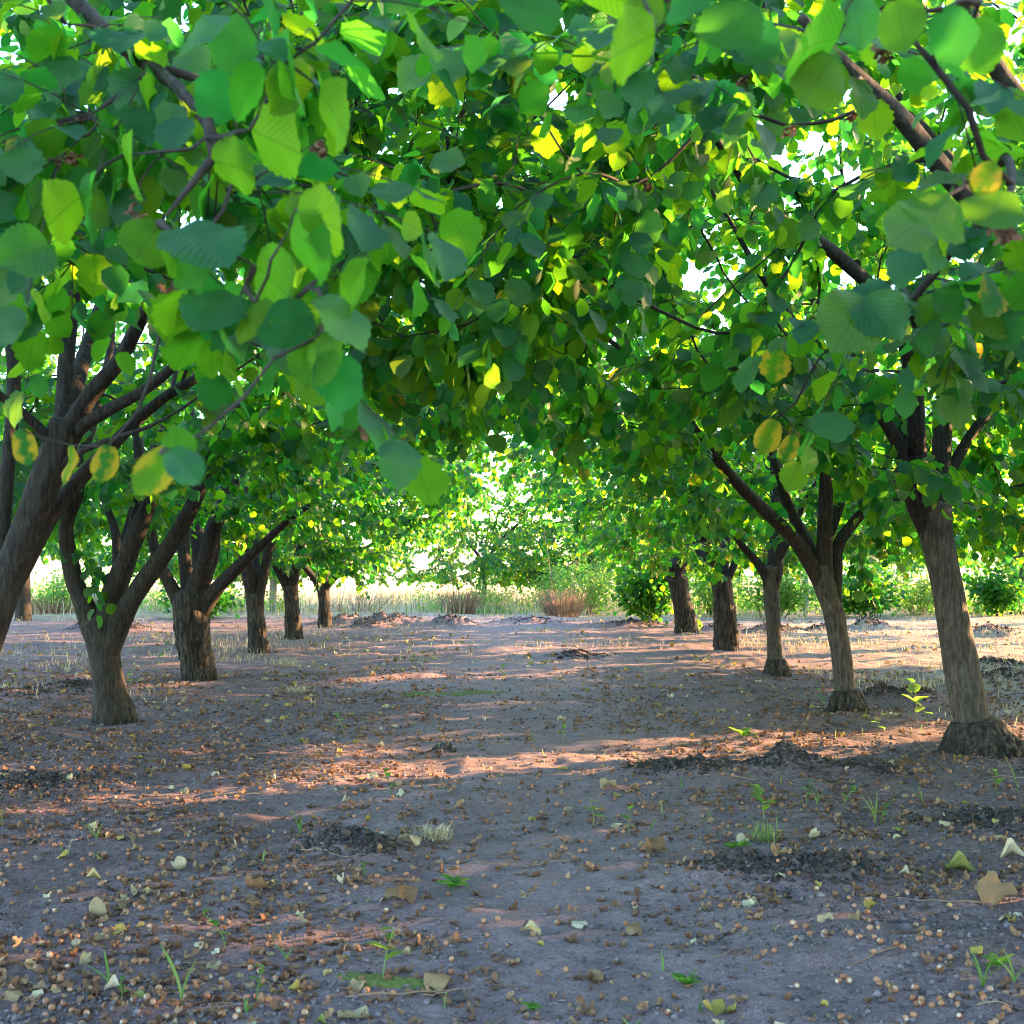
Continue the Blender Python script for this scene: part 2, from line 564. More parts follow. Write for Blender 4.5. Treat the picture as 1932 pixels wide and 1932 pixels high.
gx = axis([(-900, -120, 130), (-120, -24, 12), (-24, -5, 0.5), (-5, -2.6, 0.08), (-2.6, 3.2, 0.028), (3.2, 7, 0.08), (7, 24, 0.5), (24, 120, 12), (120, 900, 130)])
gy = axis([(-300, -20, 40), (-20, 2.6, 0.8), (2.6, 8.5, 0.028), (8.5, 14, 0.06), (14, 27, 0.12), (27, 45, 0.8), (45, 120, 9), (120, 2200, 160)])
XX, YY = np.meshgrid(gx, gy, indexing='ij')
gv = np.stack([XX.ravel(), YY.ravel(), ground_z(XX.ravel(), YY.ravel())], 1)
ii, jj = np.meshgrid(np.arange(len(gx) - 1), np.arange(len(gy) - 1), indexing='ij')
ny = len(gy)
gf = np.stack([ii * ny + jj, (ii + 1) * ny + jj, (ii + 1) * ny + jj + 1, ii * ny + jj + 1], -1).reshape(-1, 4)
link('ground', mesh_from('ground', gv, gf, M_SOIL, True), kind='structure')

# ------------------------------------------------------------------ leaves: templates of one blade, length 1 along +Y, base at the origin
PROF_T = np.array([0, .03, .08, .2, .38, .55, .70, .80, .88, .94, 1.0])
PROF_W = np.array([0, .16, .26, .375, .455, .470, .415, .31, .175, .070, 0.0])


def blade(rows, cols, fold, droop, wave, roll, seed, petiole=0.0, serr=0.0):
    """rows: inner t values; returns verts, tris, uv"""
    r = np.random.default_rng(seed)
    ph = r.uniform(0, 6.28, 3)
    V, UV, idx = [], [], []
    fr = np.linspace(-1, 1, cols)
    ts = [0.0] + list(rows) + [1.0]
    for k, t in enumerate(ts):
        w = np.interp(t, PROF_T, PROF_W)
        if k == 0 or k == len(ts) - 1:
            V.append([0, t, 0]); UV.append([0.5, t]); idx.append([len(V) - 1]); continue
        row = []
        for c in fr:
            ww, tt = w, t
            if serr and abs(c) == 1:
                ww = w + (serr if (k % 2) else -serr) + r.normal(0, serr * 0.35)
                tt = t + (0.012 if k % 2 else 0)
            lobe = -0.05 * (1 - t / 0.25) * c * c if t < 0.25 else 0
            V.append([c * ww, tt + lobe, 0]); UV.append([0.5 + c * ww, tt + lobe])
            row.append(len(V) - 1)
        idx.append(row)
    V = np.array(V, float)
    UV = np.array(UV)
    F = []
    for a, b in zip(idx[:-1], idx[1:]):
        if len(a) == 1:
            F += [(a[0], b[i + 1], b[i]) for i in range(len(b) - 1)]
        elif len(b) == 1:
            F += [(a[i], a[i + 1], b[0]) for i in range(len(a) - 1)]
        else:
            for i in range(len(a) - 1):
                F += [(a[i], a[i + 1], b[i + 1]), (a[i], b[i + 1], b[i])]
    ax = np.abs(V[:, 0])
    z = fold * ax * (1 - 0.5 * ax) - droop * V[:, 1] ** 2 + wave * np.sin(V[:, 1] * 9 + ph[0] + np.sign(V[:, 0]) * ph[1]) * ax
    V[:, 2] = z
    if roll:
        ang = roll * (V[:, 1] - 0.5)
        rad = 1 / roll
        y2 = np.sin(ang) * rad + 0.5
        z2 = (1 - np.cos(ang)) * rad
        V[:, 1] = y2
        V[:, 2] = V[:, 2] * np.cos(ang) + z2
    if petiole:
        n = len(V)
        V = np.concatenate([V, [[-0.012, 0, 0], [0.012, 0, 0], [0.010, -petiole, 0.03], [-0.010, -petiole, 0.03]]])
        UV = np.concatenate([UV, [[0.5, 0]] * 4])
        F += [(n, n + 2, n + 1), (n, n + 3, n + 2)]
    return V, np.array(F), UV


LO = [blade([.3, .72], 3, .22 + .1 * (k % 3), .10 + .09 * (k % 4), .03, 0, 40 + k) for k in range(4)]
MID = [blade([.15, .48, .8], 3, .16 + .12 * (k % 3), .06 + .10 * (k % 4), .07, 0, 50 + k) for k in range(6)]
HI = [blade([.05, .13, .22, .31, .40, .49, .58, .67, .75, .83, .91], 3, .12 + .12 * (k % 3), .05 + .09 * (k % 4), .11, 0, 60 + k, .22, .030) for k in range(8)]
HERO = [blade(list(np.linspace(.05, .955, 22)), 5, .10 + .10 * (k % 3), .04 + .10 * (k % 4), .12, 0, 70 + k, .2, .021) for k in range(5)]


def leaf_frame(ydir, nrm):
    y = norm(ydir)
    z = nrm - y * np.sum(nrm * y, -1, keepdims=True)
    z = norm(z)
    x = np.cross(y, z)
    return x, y, z


def joined_leaves(name, templates, pos, yd, nr, sc, var, yel, mat, off):
    X, Y, Z = leaf_frame(yd, nr)
    k = rng.integers(0, len(templates), len(pos))
    VV, FF, UU, A1, A2, n = [], [], [], [], [], 0
    for ti, (tv, tf, tu) in enumerate(templates):
        s = np.where(k == ti)[0]
        if not len(s):
            continue
        v = (tv[None, :, 0, None] * X[s][:, None] + tv[None, :, 1, None] * Y[s][:, None] + tv[None, :, 2, None] * Z[s][:, None]) * sc[s][:, None, None] + pos[s][:, None]
        f = tf[None] + (np.arange(len(s)) * len(tv))[:, None, None] + n
        VV.append(v.reshape(-1, 3)); FF.append(f.reshape(-1, 3)); UU.append(np.tile(tu, (len(s), 1)))
        A1.append(np.repeat(var[s], len(tf))); A2.append(np.repeat(yel[s], len(tf)))
        n += len(s) * len(tv)
    return mesh_from(name, np.concatenate(VV) - off, np.concatenate(FF), mat, True, np.concatenate(UU),
                     {'leaf_var': np.concatenate(A1), 'leaf_yellow': np.concatenate(A2)})


def leaf_meshes(name, templates, mat, yellows):
    res = []
    for yv in yellows:
        res.append([mesh_from(name, tv, tf, mat, True, tu, {'leaf_var': np.full(len(tf), i * 0.173 % 1), 'leaf_yellow': np.full(len(tf), yv)})
                    for i, (tv, tf, tu) in enumerate(templates)])
    return res


LEAF_HI = leaf_meshes('leaf', HI, M_LEAF, (0.0, 0.6, 1.0))
LEAF_HERO = leaf_meshes('leaf', HERO, M_LEAF, (0.0, 0.6, 1.0))


def leaf_object(mesh, parent, base, pos, x, y, z, s):
    o = bpy.data.objects.new('leaf', mesh)
    COL.objects.link(o)
    o.parent = parent
    p = pos - base
    o.matrix_basis = Matrix(((x[0] * s, y[0] * s, z[0] * s, p[0]), (x[1] * s, y[1] * s, z[1] * s, p[1]), (x[2] * s, y[2] * s, z[2] * s, p[2]), (0, 0, 0, 1)))
    return o


def husk_mesh(seed):
    """crumpled nut husk: ragged papery bracts curling out of one base"""
    r = np.random.default_rng(seed)
    V, F, n = [], [], 0
    for k in range(int(r.integers(4, 7))):
        a = r.uniform(0, 6.28)
        d = np.array([math.cos(a), math.sin(a), r.uniform(0.0, 0.7)])
        sd = np.array([-math.sin(a), math.cos(a), 0])
        p = np.array([0, 0, 0.12]) + r.normal(0, .12, 3)
        for i in range(4):
            w = (0.16, 0.34, 0.36, 0.10)[i] * r.uniform(.7, 1.3)
            V += [p - sd * w + r.normal(0, .07, 3), p + sd * w + r.normal(0, .07, 3)]
            if i:
                m = n + 2 * i
                F += [(m - 2, m - 1, m + 1), (m - 2, m + 1, m)]
            d = norm(d + [0, 0, r.uniform(-.9, .5)] + r.normal(0, .3, 3))
            p = p + d * r.uniform(.28, .5)
        n += 8
    V = np.array(V)
    V[:, 2] = np.abs(V[:, 2])
    return V, np.array(F)


HUSKS = [husk_mesh(s) for s in range(200, 210)]
HM = [mesh_from('nut_husk', v, f, M_HUSK, True, attrs={'leaf_var': np.full(len(f), i * .37 % 1)}) for i, (v, f) in enumerate(HUSKS)]

# ------------------------------------------------------------------ trees
LEAF_COUNT = 0


def smooth01(t):
    t = np.clip(t, 0, 1)
    return t * t * (3 - 2 * t)


def in_view(P, margin=120):
    q = pxn(P)
    return (P[:, 1] > 0.6) & (q[:, 0] > -margin) & (q[:, 0] < 1932 + margin) & (q[:, 1] > -margin) & (q[:, 1] < 1932 + margin)


def zlow_at(x, y, zt, side):
    u = np.clip(np.abs(x) / 2.7, 0, 1)
    zc = np.interp(y, [0, 4, 8, 11, 20, 24], [1.95, 1.85, 1.9, 2.15, 1.9, 1.6])
    z = zc + (zt - zc) * smooth01(u)
    return z


def trunk_ribs(P, seg, rough_top, seed, amp):
    n = len(P)
    a = np.arange(seg) / seg * 2 * math.pi
    A, I = np.meshgrid(a, np.arange(n))
    Z = P[:, 2][:, None] + 0 * A
    q = np.stack([np.cos(A) * 1.1, np.sin(A) * 1.1, Z * 2.0], -1)
    f = 1 + 0.09 * vnoise(q + seed, seed)
    w = smooth01((rough_top - (Z - P[0, 2])) / 0.06 + 0.5 + 0.8 * vnoise(np.stack([np.cos(A) * 3, np.sin(A) * 3, Z * 0], -1), seed + 4))
    r1 = 1 - np.abs(vnoise(np.stack([np.cos(A) * 6, np.sin(A) * 6, Z * 7], -1), seed + 1))
    r2 = 1 - np.abs(vnoise(np.stack([np.cos(A) * 13, np.sin(A) * 13, Z * 22], -1), seed + 2))
    f = f + w * amp * (r1 - 0.55 + 0.6 * (r2 - 0.5)) - w * amp * 0.10
    kr = np.random.default_rng(seed + 77)
    for _k in range(6):                      # knots and healed pruning scars
        a0, z0, sz = kr.uniform(0, 6.28), P[0, 2] + kr.uniform(0.25, 0.95) * (P[-1, 2] - P[0, 2]), kr.uniform(0.022, 0.05)
        da = np.abs((A - a0 + math.pi) % (2 * math.pi) - math.pi)
        q2 = (da / (sz * 8)) ** 2 + ((Z - z0) / sz) ** 2
        f = f + kr.uniform(0.07, 0.15) * (np.exp(-q2) - 0.75 * np.exp(-q2 * 5))
    f = f + (1 - w) * 0.018 * vnoise(np.stack([np.cos(A) * 5, np.sin(A) * 5, Z * 16], -1), seed + 3)
    return f


def make_tree(label, base_xy, trunk, limbs, zt, extent=(3.4, 2.3), top=4.9, ntarget=430, nleaf_obj=300, yellow=0.03,
              rough_top=0.0, collar=None, explicit=(), heroes=(), seed=1, lod='mid', leafscale=1.0, group='hazel trees of the two rows', extra_limbs=3,
              cat='tree', name='hazel_tree', inner=None):
    """trunk: list of (point, radius); limbs: list of (points, r0, r1)"""
    global LEAF_COUNT
    r = np.random.default_rng(seed)
    bx, by = base_xy
    base = np.array([bx, by, gz(bx, by) - 0.02])
    root = link(name, None, loc=base, label=label, cat=cat, group=group)
    root.empty_display_size = 0.3
    near = lod == 'mid'
    # trunk
    TP = np.array([p for p, _ in trunk]); TR = np.array([q for _, q in trunk])
    TP[0, 2] = min(TP[0, 2], base[2] - 0.05)
    P, R = resample(TP, TR, 0.018 if near else 0.08)
    seg = 56 if near else 14
    ribs = trunk_ribs(P, seg, rough_top, seed, 0.24 if rough_top > 0.15 else 0.05) if near else None
    link('trunk', tube_mesh('trunk', P, R, seg, M_ROUGH if rough_top > 0.3 else (M_PALE if collar else M_BARK), base, ribs), root)
    if collar:
        cr, ch = collar
        n = 34
        k = np.linspace(0, 1, n)
        dirn = norm(TP[1] - TP[0])
        CP = np.array([TP[0][0], TP[0][1], base[2] - 0.06])[None] + np.outer(k * (ch + 0.06), [dirn[0] * 0.6, dirn[1] * 0.6, 1])
        rt = TR[0] * 0.97
        CR = rt + (cr - rt) * (1 - k) ** 0.75
        CR[-1] = rt * 0.9
        a = np.arange(56) / 56 * 2 * math.pi
        A, K = np.meshgrid(a, k)
        q = np.stack([np.cos(A), np.sin(A), K], -1)
        fade = (1 - K) ** 0.5
        lump = 1 + 0.14 * fade * vnoise(q * 2.2, seed + 8) + 0.20 * fade * (1 - np.abs(vnoise(q * 6.5, seed + 9)) - 0.5) + 0.12 * fade * vnoise(q * 15, seed + 10)
        link('root_collar', tube_mesh('root_collar', CP, CR, 56, M_ROUGH, base, lump, False), root)
    # limbs (traced), extended into the crown, and some more that the photograph hides
    fork = TP[-1]
    limb_paths = []
    side = -1 if bx < 0 else 1
    for (lp, r0, r1, *stop) in limbs:
        lp = np.array(lp, float)
        d = norm(lp[-1] - lp[-2])
        ext = [lp[-1]]
        rr = [r1]
        d = norm(d + r.normal(0, 0.15, 3))
        for s in range(0 if stop else 7):
            d = norm(d + np.array([0, 0, 0.06]) + r.normal(0, 0.12, 3))
            nx_ = ext[-1] + d * 0.24
            if nx_[2] > top - 0.4:
                break
            ext.append(nx_)
            rr.append(r1 * (1 - 0.11 * (s + 1)))
        lr = np.linspace(r0, r1, len(lp))
        za = max(lp[0][2] - 0.17, TP[1][2])
        anchor = np.array([np.interp(za, TP[:, 2], TP[:, k]) for k in range(3)])
        pts = np.concatenate([[anchor, lp[0] * 0.7 + anchor * 0.3], lp[1:], np.array(ext[1:]).reshape(-1, 3)])
        rad = np.concatenate([[min(r0 * 1.45, np.interp(za, TP[:, 2], TR) * 0.9), r0 * 1.18], lr[1:], rr[1:]])
        limb_paths.append((pts, rad))
    for e in range(extra_limbs):
        az = r.uniform(0, 6.28) if e else (0.5 * math.pi)
        d = norm([math.cos(az) * 0.75, math.sin(az) * 0.75, 1.0])
        ext, rr = [fork - [0, 0, 0.03]], [TR[-1] * 0.55]
        for s in range(11):
            d = norm(d + np.array([0, 0, 0.02]) + r.normal(0, 0.13, 3))
            ext.append(ext[-1] + d * 0.24)
            rr.append(TR[-1] * 0.55 * (1 - 0.075 * (s + 1)))
        limb_paths.append((np.array(ext), np.array(rr)))
    nodes, ndir, npath, nidx = [], [], [], []
    paths = []                      # [points, is_limb, parent path, parent index, count array]
    for (pts, rad) in limb_paths:
        Q, q = resample(pts, rad, 0.06)
        if near:
            sg = 16
            A, I = np.meshgrid(np.arange(sg) / sg * 6.283, np.arange(len(Q)))
            rb = 1 + 0.10 * vnoise(np.stack([np.cos(A) * 1.3, np.sin(A) * 1.3, I * 0.25], -1) + seed, seed + 5) + 0.03 * vnoise(np.stack([np.cos(A) * 3, np.sin(A) * 3, I * 0.9], -1), seed + 6)
            link('limb', tube_mesh('limb', Q, q, sg, M_BARK, base, rb), root)
        else:
            link('limb', tube_mesh('limb', Q[::3], q[::3], 6, M_BARK, base), root)
        T = norm(np.gradient(Q, axis=0))
        s0 = len(Q) // 4
        pi_ = len(paths)
        paths.append([Q, True, -1, 0, None])
        for i in range(s0, len(Q), 2):
            nodes.append(Q[i]); ndir.append(T[i]); npath.append(pi_); nidx.append(i)
    # spray targets filling the crown
    ax_, ay_ = extent
    if by > 9 and inner is None:
        ax_ = 2.72
    tg = []
    while len(tg) < ntarget:
        n = ntarget * 3
        p = np.stack([bx + r.uniform(-ax_, ax_, n), by + r.uniform(-ay_, ay_, n), np.zeros(n)], 1)
        zl = zlow_at(p[:, 0], p[:, 1], zt, side) if inner is None else np.full(n, zt)
        p[:, 2] = zl + 0.08 + (top - zl) * r.uniform(0, 1, n) ** 1.7
        e = np.abs((p[:, 0] - bx) / ax_) ** 3 + ((p[:, 1] - by) / ay_) ** 2 + (np.maximum(p[:, 2] - 2.3, 0) / (top - 2.1)) ** 2
        ok = e < 1.0
        q = pxn(p)
        inv = in_view(p, 60)
        ok &= ~(inv & (p[:, 1] < 3.8))
        ok &= np.linalg.norm(p - np.array([0, 0, CAMZ]), axis=1) > 1.6
        ok &= ~((q[:, 0] < 430) & (q[:, 1] > 520) & (q[:, 1] < 1250) & (p[:, 1] < 7.4) & (p[:, 1] > 0.5))
        ok &= ~((q[:, 0] > 1640) & (q[:, 1] > 880) & (p[:, 1] < 8.3) & (p[:, 1] > 0.5))
        ok &= ~((q[:, 0] > 1330) & (q[:, 0] < 1720) & (q[:, 1] > 830) & (q[:, 1] < 1060) & (p[:, 1] < 10.2) & (p[:, 1] > 0.5))
        ok &= ~((q[:, 0] > 1640) & (q[:, 0] < 1860) & (q[:, 1] > 640) & (p[:, 1] < 7.9) & (p[:, 1] > 0.5) & (r.uniform(0, 1, n) < 0.75))
        ok &= ~((q[:, 0] > 1300) & (q[:, 0] < 1860) & (q[:, 1] > 90) & (q[:, 1] < 640) & (p[:, 1] < 6.9) & (p[:, 1] > 0.5) & (r.uniform(0, 1, n) < 0.7))
        # keep the bole itself clear
        ok &= ~((np.hypot(p[:, 0] - fork[0], p[:, 1] - fork[1]) < 0.7) & (p[:, 2] < fork[2] + 0.45))
        tg += list(p[ok])
    tg = [t for t in tg[:ntarget] if t[2] < 2.7 or r.uniform() < (0.95 if by < 9 else 0.66)]
    tg += [np.array(t, float) for t in explicit]
    tg += [np.array(h['base'], float) for h in heroes]
    nexp, nh = len(explicit), len(heroes)
    tg = np.array(tg)
    kind = np.zeros(len(tg), int)
    if nh:
        kind[-nh:] = 2
    cap_n = len(nodes) + len(tg) * 12
    NA = np.zeros((cap_n, 3)); ND = np.zeros((cap_n, 3)); NP = np.zeros(cap_n, int); NI = np.zeros(cap_n, int)
    cnt = len(nodes)
    NA[:cnt] = nodes; ND[:cnt] = ndir; NP[:cnt] = npath; NI[:cnt] = nidx
    d0 = np.min(np.linalg.norm(tg[:, None] - NA[None, :cnt:2], axis=2), axis=1)
    order = np.argsort(d0)
    lp_, ly_, ln_, ls_ = [], [], [], []
    twigs = Geo()
    for ti in order:
        t = tg[ti]
        dv = t - NA[:cnt]
        dist = np.linalg.norm(dv, axis=1)
        ang = np.sum(dv * ND[:cnt], 1) / np.maximum(dist, 1e-6)
        cost = dist * (1.25 - 0.35 * ang) + np.where(NA[:cnt, 2] > t[2] + 0.5, 0.25, 0)
        b = int(np.argmin(cost))
        A, D, Ld = NA[b], ND[b], dist[b]
        if Ld < 0.05:
            continue
        dirn = norm(t - A)
        endd = norm(np.array([dirn[0], dirn[1], dirn[2] * 0.5 - 0.28]) + r.normal(0, 0.15, 3))
        P1 = A + norm(D + dirn + [0, 0, 0.25]) * Ld * 0.35
        P2 = t - endd * Ld * 0.33
        npt = max(4, min(12, int(Ld / 0.09) + 2))
        u = np.linspace(0, 1, npt)[:, None]
        C = (1 - u) ** 3 * A + 3 * (1 - u) ** 2 * u * P1 + 3 * (1 - u) * u * u * P2 + u ** 3 * t
        C[1:-1] += r.normal(0, 0.007, (npt - 2, 3))
        T = norm(np.gradient(C, axis=0))
        pid = len(paths)
        paths.append([C, False, int(NP[b]), int(NI[b]), np.ones(npt), kind[ti]])
        m = npt - 1
        NA[cnt:cnt + m] = C[1:]; ND[cnt:cnt + m] = T[1:]; NP[cnt:cnt + m] = pid; NI[cnt:cnt + m] = np.arange(1, npt)
        cnt += m
        if kind[ti] == 2:
            continue
        # leaves: along the last part of the branchlet and on two or three side twigs
        seen = bool(in_view(t[None], 260)[0])
        tw = [C]
        for s in range(3 if seen else 2):
            i0 = max(0, npt - 2 - int(r.integers(0, 4)))
            sd = norm(np.cross(T[i0], [0, 0, 1]) * (1 if s % 2 else -1) * r.uniform(0.6, 1.1) + T[i0] * 0.8 + [0, 0, r.uniform(-0.45, 0.15)])
            ln = r.uniform(0.16, 0.34)
            k = np.linspace(0, 1, 4)[:, None]
            S = C[i0] + sd * ln * k + np.array([0, 0, -0.05]) * k ** 2
            tw.append(S)
        for wi, W in enumerate(tw):
            L = np.linalg.norm(np.diff(W, axis=0), axis=1).sum()
            use = min(L, 0.55 if wi == 0 else 0.4)
            n = max(2, int(use / (0.041 if seen else 0.085)))
            s = np.linspace(1 - use / max(L, 1e-6), 1, n) if wi == 0 else np.linspace(0.25, 1, n)
            f = s * (len(W) - 1)
            i = np.clip(f.astype(int), 0, len(W) - 2)
            fr = (f - i)[:, None]
            pos = W[i] * (1 - fr) + W[i + 1] * fr
            Tt = norm(W[i + 1] - W[i])
            sidev = norm(np.cross(Tt, [0, 0, 1.0]) + 1e-4)
            sg = np.where(np.arange(n) % 2 == 0, 1.0, -1.0)[:, None]
            dn = r.uniform(0.10, 1.15, (n, 1))
            yd = norm(sidev * sg * r.uniform(0.4, 1.0, (n, 1)) + Tt * r.uniform(0.2, 0.9, (n, 1)) + np.array([0, 0, -1.0]) * dn)
            nr = np.array([0, 0, 1.0]) + r.normal(0, 0.42, (n, 3))
            sc = r.uniform(0.054, 0.104, n) * leafscale * (1.0 if seen else 1.55)
            lp_.append(pos + yd * 0.018); ly_.append(yd); ln_.append(nr); ls_.append(sc)
            if wi and (near or seen):
                V, F, c = tube(W, np.array([.0022, .0019, .0016, .0011]), 3)
                twigs.add(V, F)
    # pipe-model thickness
    for p in reversed(paths):
        if p[1]:
            continue
        par = paths[p[2]]
        if not par[1]:
            par[4][:p[3] + 1] += p[4][0]
    # pick the thickest branches as parts of their own
    brs = [p for p in paths if not p[1]]
    brs.sort(key=lambda p: -p[4][0])
    nb = 36 if near else 6
    for k, p in enumerate(brs):
        rad = 0.0021 * p[4] ** 0.50 * (1.0 if near else 1.4)
        rad[-1] = 0.0012
        if k < nb and p[4][0] > 3:
            Q, q = resample(p[0], rad, 0.05)
            link('branch', tube_mesh('branch', Q, q, 7, M_TWIG, base), root)
        else:
            V, F, c = tube(p[0], rad, 3)
            twigs.add(V, F)
    if twigs.n:
        link('twigs', twigs.mesh('twigs', M_TWIG, True, base), root, kind='stuff')
    # leaves
    pos = np.concatenate(lp_); yd = np.concatenate(ly_); nr = np.concatenate(ln_); sc = np.concatenate(ls_)
    bad = (pos[:, 1] > 0) & in_view(pos, 100) & (pos[:, 1] < 2.0)
    pos, yd, nr, sc = pos[~bad], yd[~bad], nr[~bad], sc[~bad]
    var = r.uniform(0, 1, len(pos))
    low = np.clip((2.6 - pos[:, 2]) / 1.2, 0.15, 1.3)
    yel = np.where(r.uniform(0, 1, len(pos)) < yellow * low, r.choice([0.6, 1.0], len(pos)), 0.0)
    size = sc / np.maximum(pos[:, 1], 0.5) * in_view(pos, -5)
    pick = np.argsort(-size)[:max(0, nleaf_obj - nh)]
    pick = pick[size[pick] > 0]
    X, Y, Z = leaf_frame(yd, nr)
    for i in pick:
        ms = LEAF_HI[0 if yel[i] == 0 else (1 if yel[i] < 0.8 else 2)]
        leaf_object(ms[int(r.integers(len(ms)))], root, base, pos[i], X[i], Y[i], Z[i], sc[i])
    for h in heroes:
        if h.get('pod'):
            for q in range(4):
                o = link('nut_cluster', HM[int(r.integers(10))], root, np.array(h['base']) - base + r.normal(0, 0.010, 3) - [0, 0, 0.012])
                o.rotation_euler = (r.uniform(2.2, 4.0), r.normal(0, .5), r.uniform(0, 6.28))
                o.scale = (0.016, 0.016, 0.022)
            continue
        b, t = np.array(h['base'], float), np.array(h['tip'], float)
        y = norm(t - b)
        s = np.linalg.norm(t - b)
        tocam = norm(np.array([0, 0, CAMZ]) - b)
        zc = norm(tocam * h.get('face', -1.0) + np.array(h.get('tilt', (0.2, 0, 0.35))))
        z = norm(zc - y * np.dot(zc, y))
        x = np.cross(y, z)
        leaf_object(LEAF_HERO[h.get('yel', 0)][h.get('k', 0) % 5], root, base, b, x * h.get('w', 0.88), y, z, s)
    rest = np.ones(len(pos), bool)
    rest[pick] = False
    LEAF_COUNT += len(pos)
    link('foliage', joined_leaves('foliage', MID if near else LO, pos[rest], yd[rest], nr[rest], sc[rest], var[rest], yel[rest], M_LEAF, base), root, kind='stuff')
    return root


def limb_px(pts, d0, d1, w0, w1):
    n = len(pts)
    ds = np.linspace(d0, d1, n)
    return [px(x, y, d) for (x, y), d in zip(pts, ds)], w0 * 0.86 / 2 * d0 / FPX, w1 * 0.86 / 2 * d1 / FPX


def trunk_px(pts, d):
    return [(px(x, y, dd if dd else d), w * 0.87 / 2 * d / FPX) for (x, y, w, dd) in pts]


def hero(bx, by, tx, ty, d, dt=None, **kw):
    h = dict(kw)
    h['base'] = px(bx, by, d)
    f = min(1.0, 118.0 / math.hypot(tx - bx, ty - by))
    h['tip'] = h['base'] + (px(tx, ty, dt or d) - h['base']) * f
    return h


def T3(*pts):
    return [(x, y, w, None) for (x, y, w) in pts]


_rr = np.random.default_rng(99)
ROOF = [px(_rr.uniform(300, 1750), _rr.uniform(-120, 480), _rr.uniform(4.4, 8.5)) for _ in range(330)]
ROOF += [px(_rr.uniform(0, 1932), _rr.uniform(-170, 200), _rr.uniform(3.9, 5.6)) for _ in range(90)]
ROOF = [p for p, q in zip(ROOF, pxn(np.array(ROOF))) if not (1300 < q[0] < 1860 and 90 < q[1] < 620 and p[1] < 7.3)]
ROOF_L = [p for p in ROOF if p[0] < 0]
ROOF_R = [p for p in ROOF if p[0] >= 0]
# left row, from the camera away
make_tree('large hazel tree leaning in from the left edge with dark crossing limbs', (-2.72, 6.45),
          trunk_px([(-150, 1530, 120, None), (-95, 1420, 92, None), (-45, 1270, 80, None), (12, 1110, 70, None), (62, 980, 64, None), (105, 865, 68, None), (130, 800, 76, None)], 6.45),
          [limb_px([(128, 815), (125, 740), (126, 660), (138, 560), (150, 470)], 6.45, 6.6, 44, 26),
           limb_px([(135, 800), (175, 735), (225, 690), (255, 620), (292, 555), (330, 480)], 6.45, 6.2, 40, 24),
           limb_px([(140, 800), (200, 775), (270, 742), (330, 690), (380, 640), (450, 600), (520, 580)], 6.45, 6.0, 30, 12),
           limb_px([(125, 830), (60, 790), (0, 745), (-70, 690)], 6.45, 6.2, 24, 14),
           limb_px([(40, 1080), (90, 985), (150, 905), (205, 850), (260, 790), (320, 740), (400, 700)], 6.5, 6.9, 44, 18),
           limb_px([(150, 840), (210, 828), (270, 812), (330, 782)], 6.4, 6.1, 14, 6),
           limb_px([(-20, 1200), (5, 1050), (14, 920), (24, 800), (30, 700), (10, 590)], 6.55, 6.9, 40, 24)],
          1.62, ntarget=430, seed=11, yellow=0.03, explicit=ROOF_L, rough_top=0.2, extra_limbs=1)

make_tree('hazel tree with three thick dark limbs spreading from a short rough-footed trunk', px(220, 1360, 9.72)[:2],
          trunk_px(T3((222, 1372, 98), (219, 1345, 84), (212, 1300, 68), (204, 1240, 66), (198, 1195, 78), (196, 1170, 88)), 9.72),
          [limb_px([(182, 1190), (160, 1130), (142, 1095), (134, 1045), (124, 995), (150, 930), (160, 850)], 9.72, 9.6, 46, 24),
           limb_px([(208, 1185), (216, 1130), (232, 1085), (250, 1035), (262, 980), (268, 900), (262, 820)], 9.7, 9.9, 58, 22),
           limb_px([(222, 1185), (246, 1140), (272, 1100), (312, 1048), (346, 990), (376, 930), (405, 860)], 9.7, 9.4, 48, 28),
           limb_px([(240, 1060), (222, 1000), (200, 950), (185, 900)], 9.8, 10.3, 22, 12)],
          1.5, ntarget=430, seed=12, yellow=0.02, rough_top=0.2, extra_limbs=2,
          explicit=[px(205, 1135, 9.55)])

make_tree('hazel tree with shaggy peeling bark up to its fork, second trunk from the left', px(378, 1280, 12.95)[:2],
          trunk_px(T3((380, 1288, 74), (374, 1250, 66), (366, 1200, 66), (362, 1150, 76), (365, 1120, 78)), 12.95),
          [limb_px([(350, 1150), (325, 1105), (303, 1065), (290, 1020), (280, 960)], 12.95, 12.8, 34, 18),
           limb_px([(362, 1135), (355, 1085), (347, 1035), (350, 980), (340, 920)], 12.95, 13.1, 36, 16),
           limb_px([(375, 1140), (392, 1090), (408, 1045), (410, 980), (420, 920)], 12.95, 12.8, 30, 14),
           limb_px([(385, 1145), (410, 1110), (448, 1072), (488, 1035), (540, 985), (592, 948)], 12.95, 12.5, 38, 10) + (True,)],
          1.42, ntarget=330, top=4.2, seed=13, yellow=0.02, rough_top=0.62, extra_limbs=2)

make_tree('slender hazel tree with a pale narrow V-shaped fork, third trunk from the left', px(490, 1232, 16.2)[:2],
          trunk_px(T3((492, 1238, 44), (488, 1200, 37), (485, 1160, 36), (483, 1120, 38)), 16.2),
          [limb_px([(477, 1125), (465, 1080), (455, 1030), (450, 980)], 16.2, 16.0, 24, 14),
           limb_px([(488, 1125), (500, 1075), (510, 1030), (530, 980)], 16.2, 15.9, 24, 14)],
          1.32, ntarget=330, top=4.2, seed=14, yellow=0.03, rough_top=0.45, extra_limbs=3)

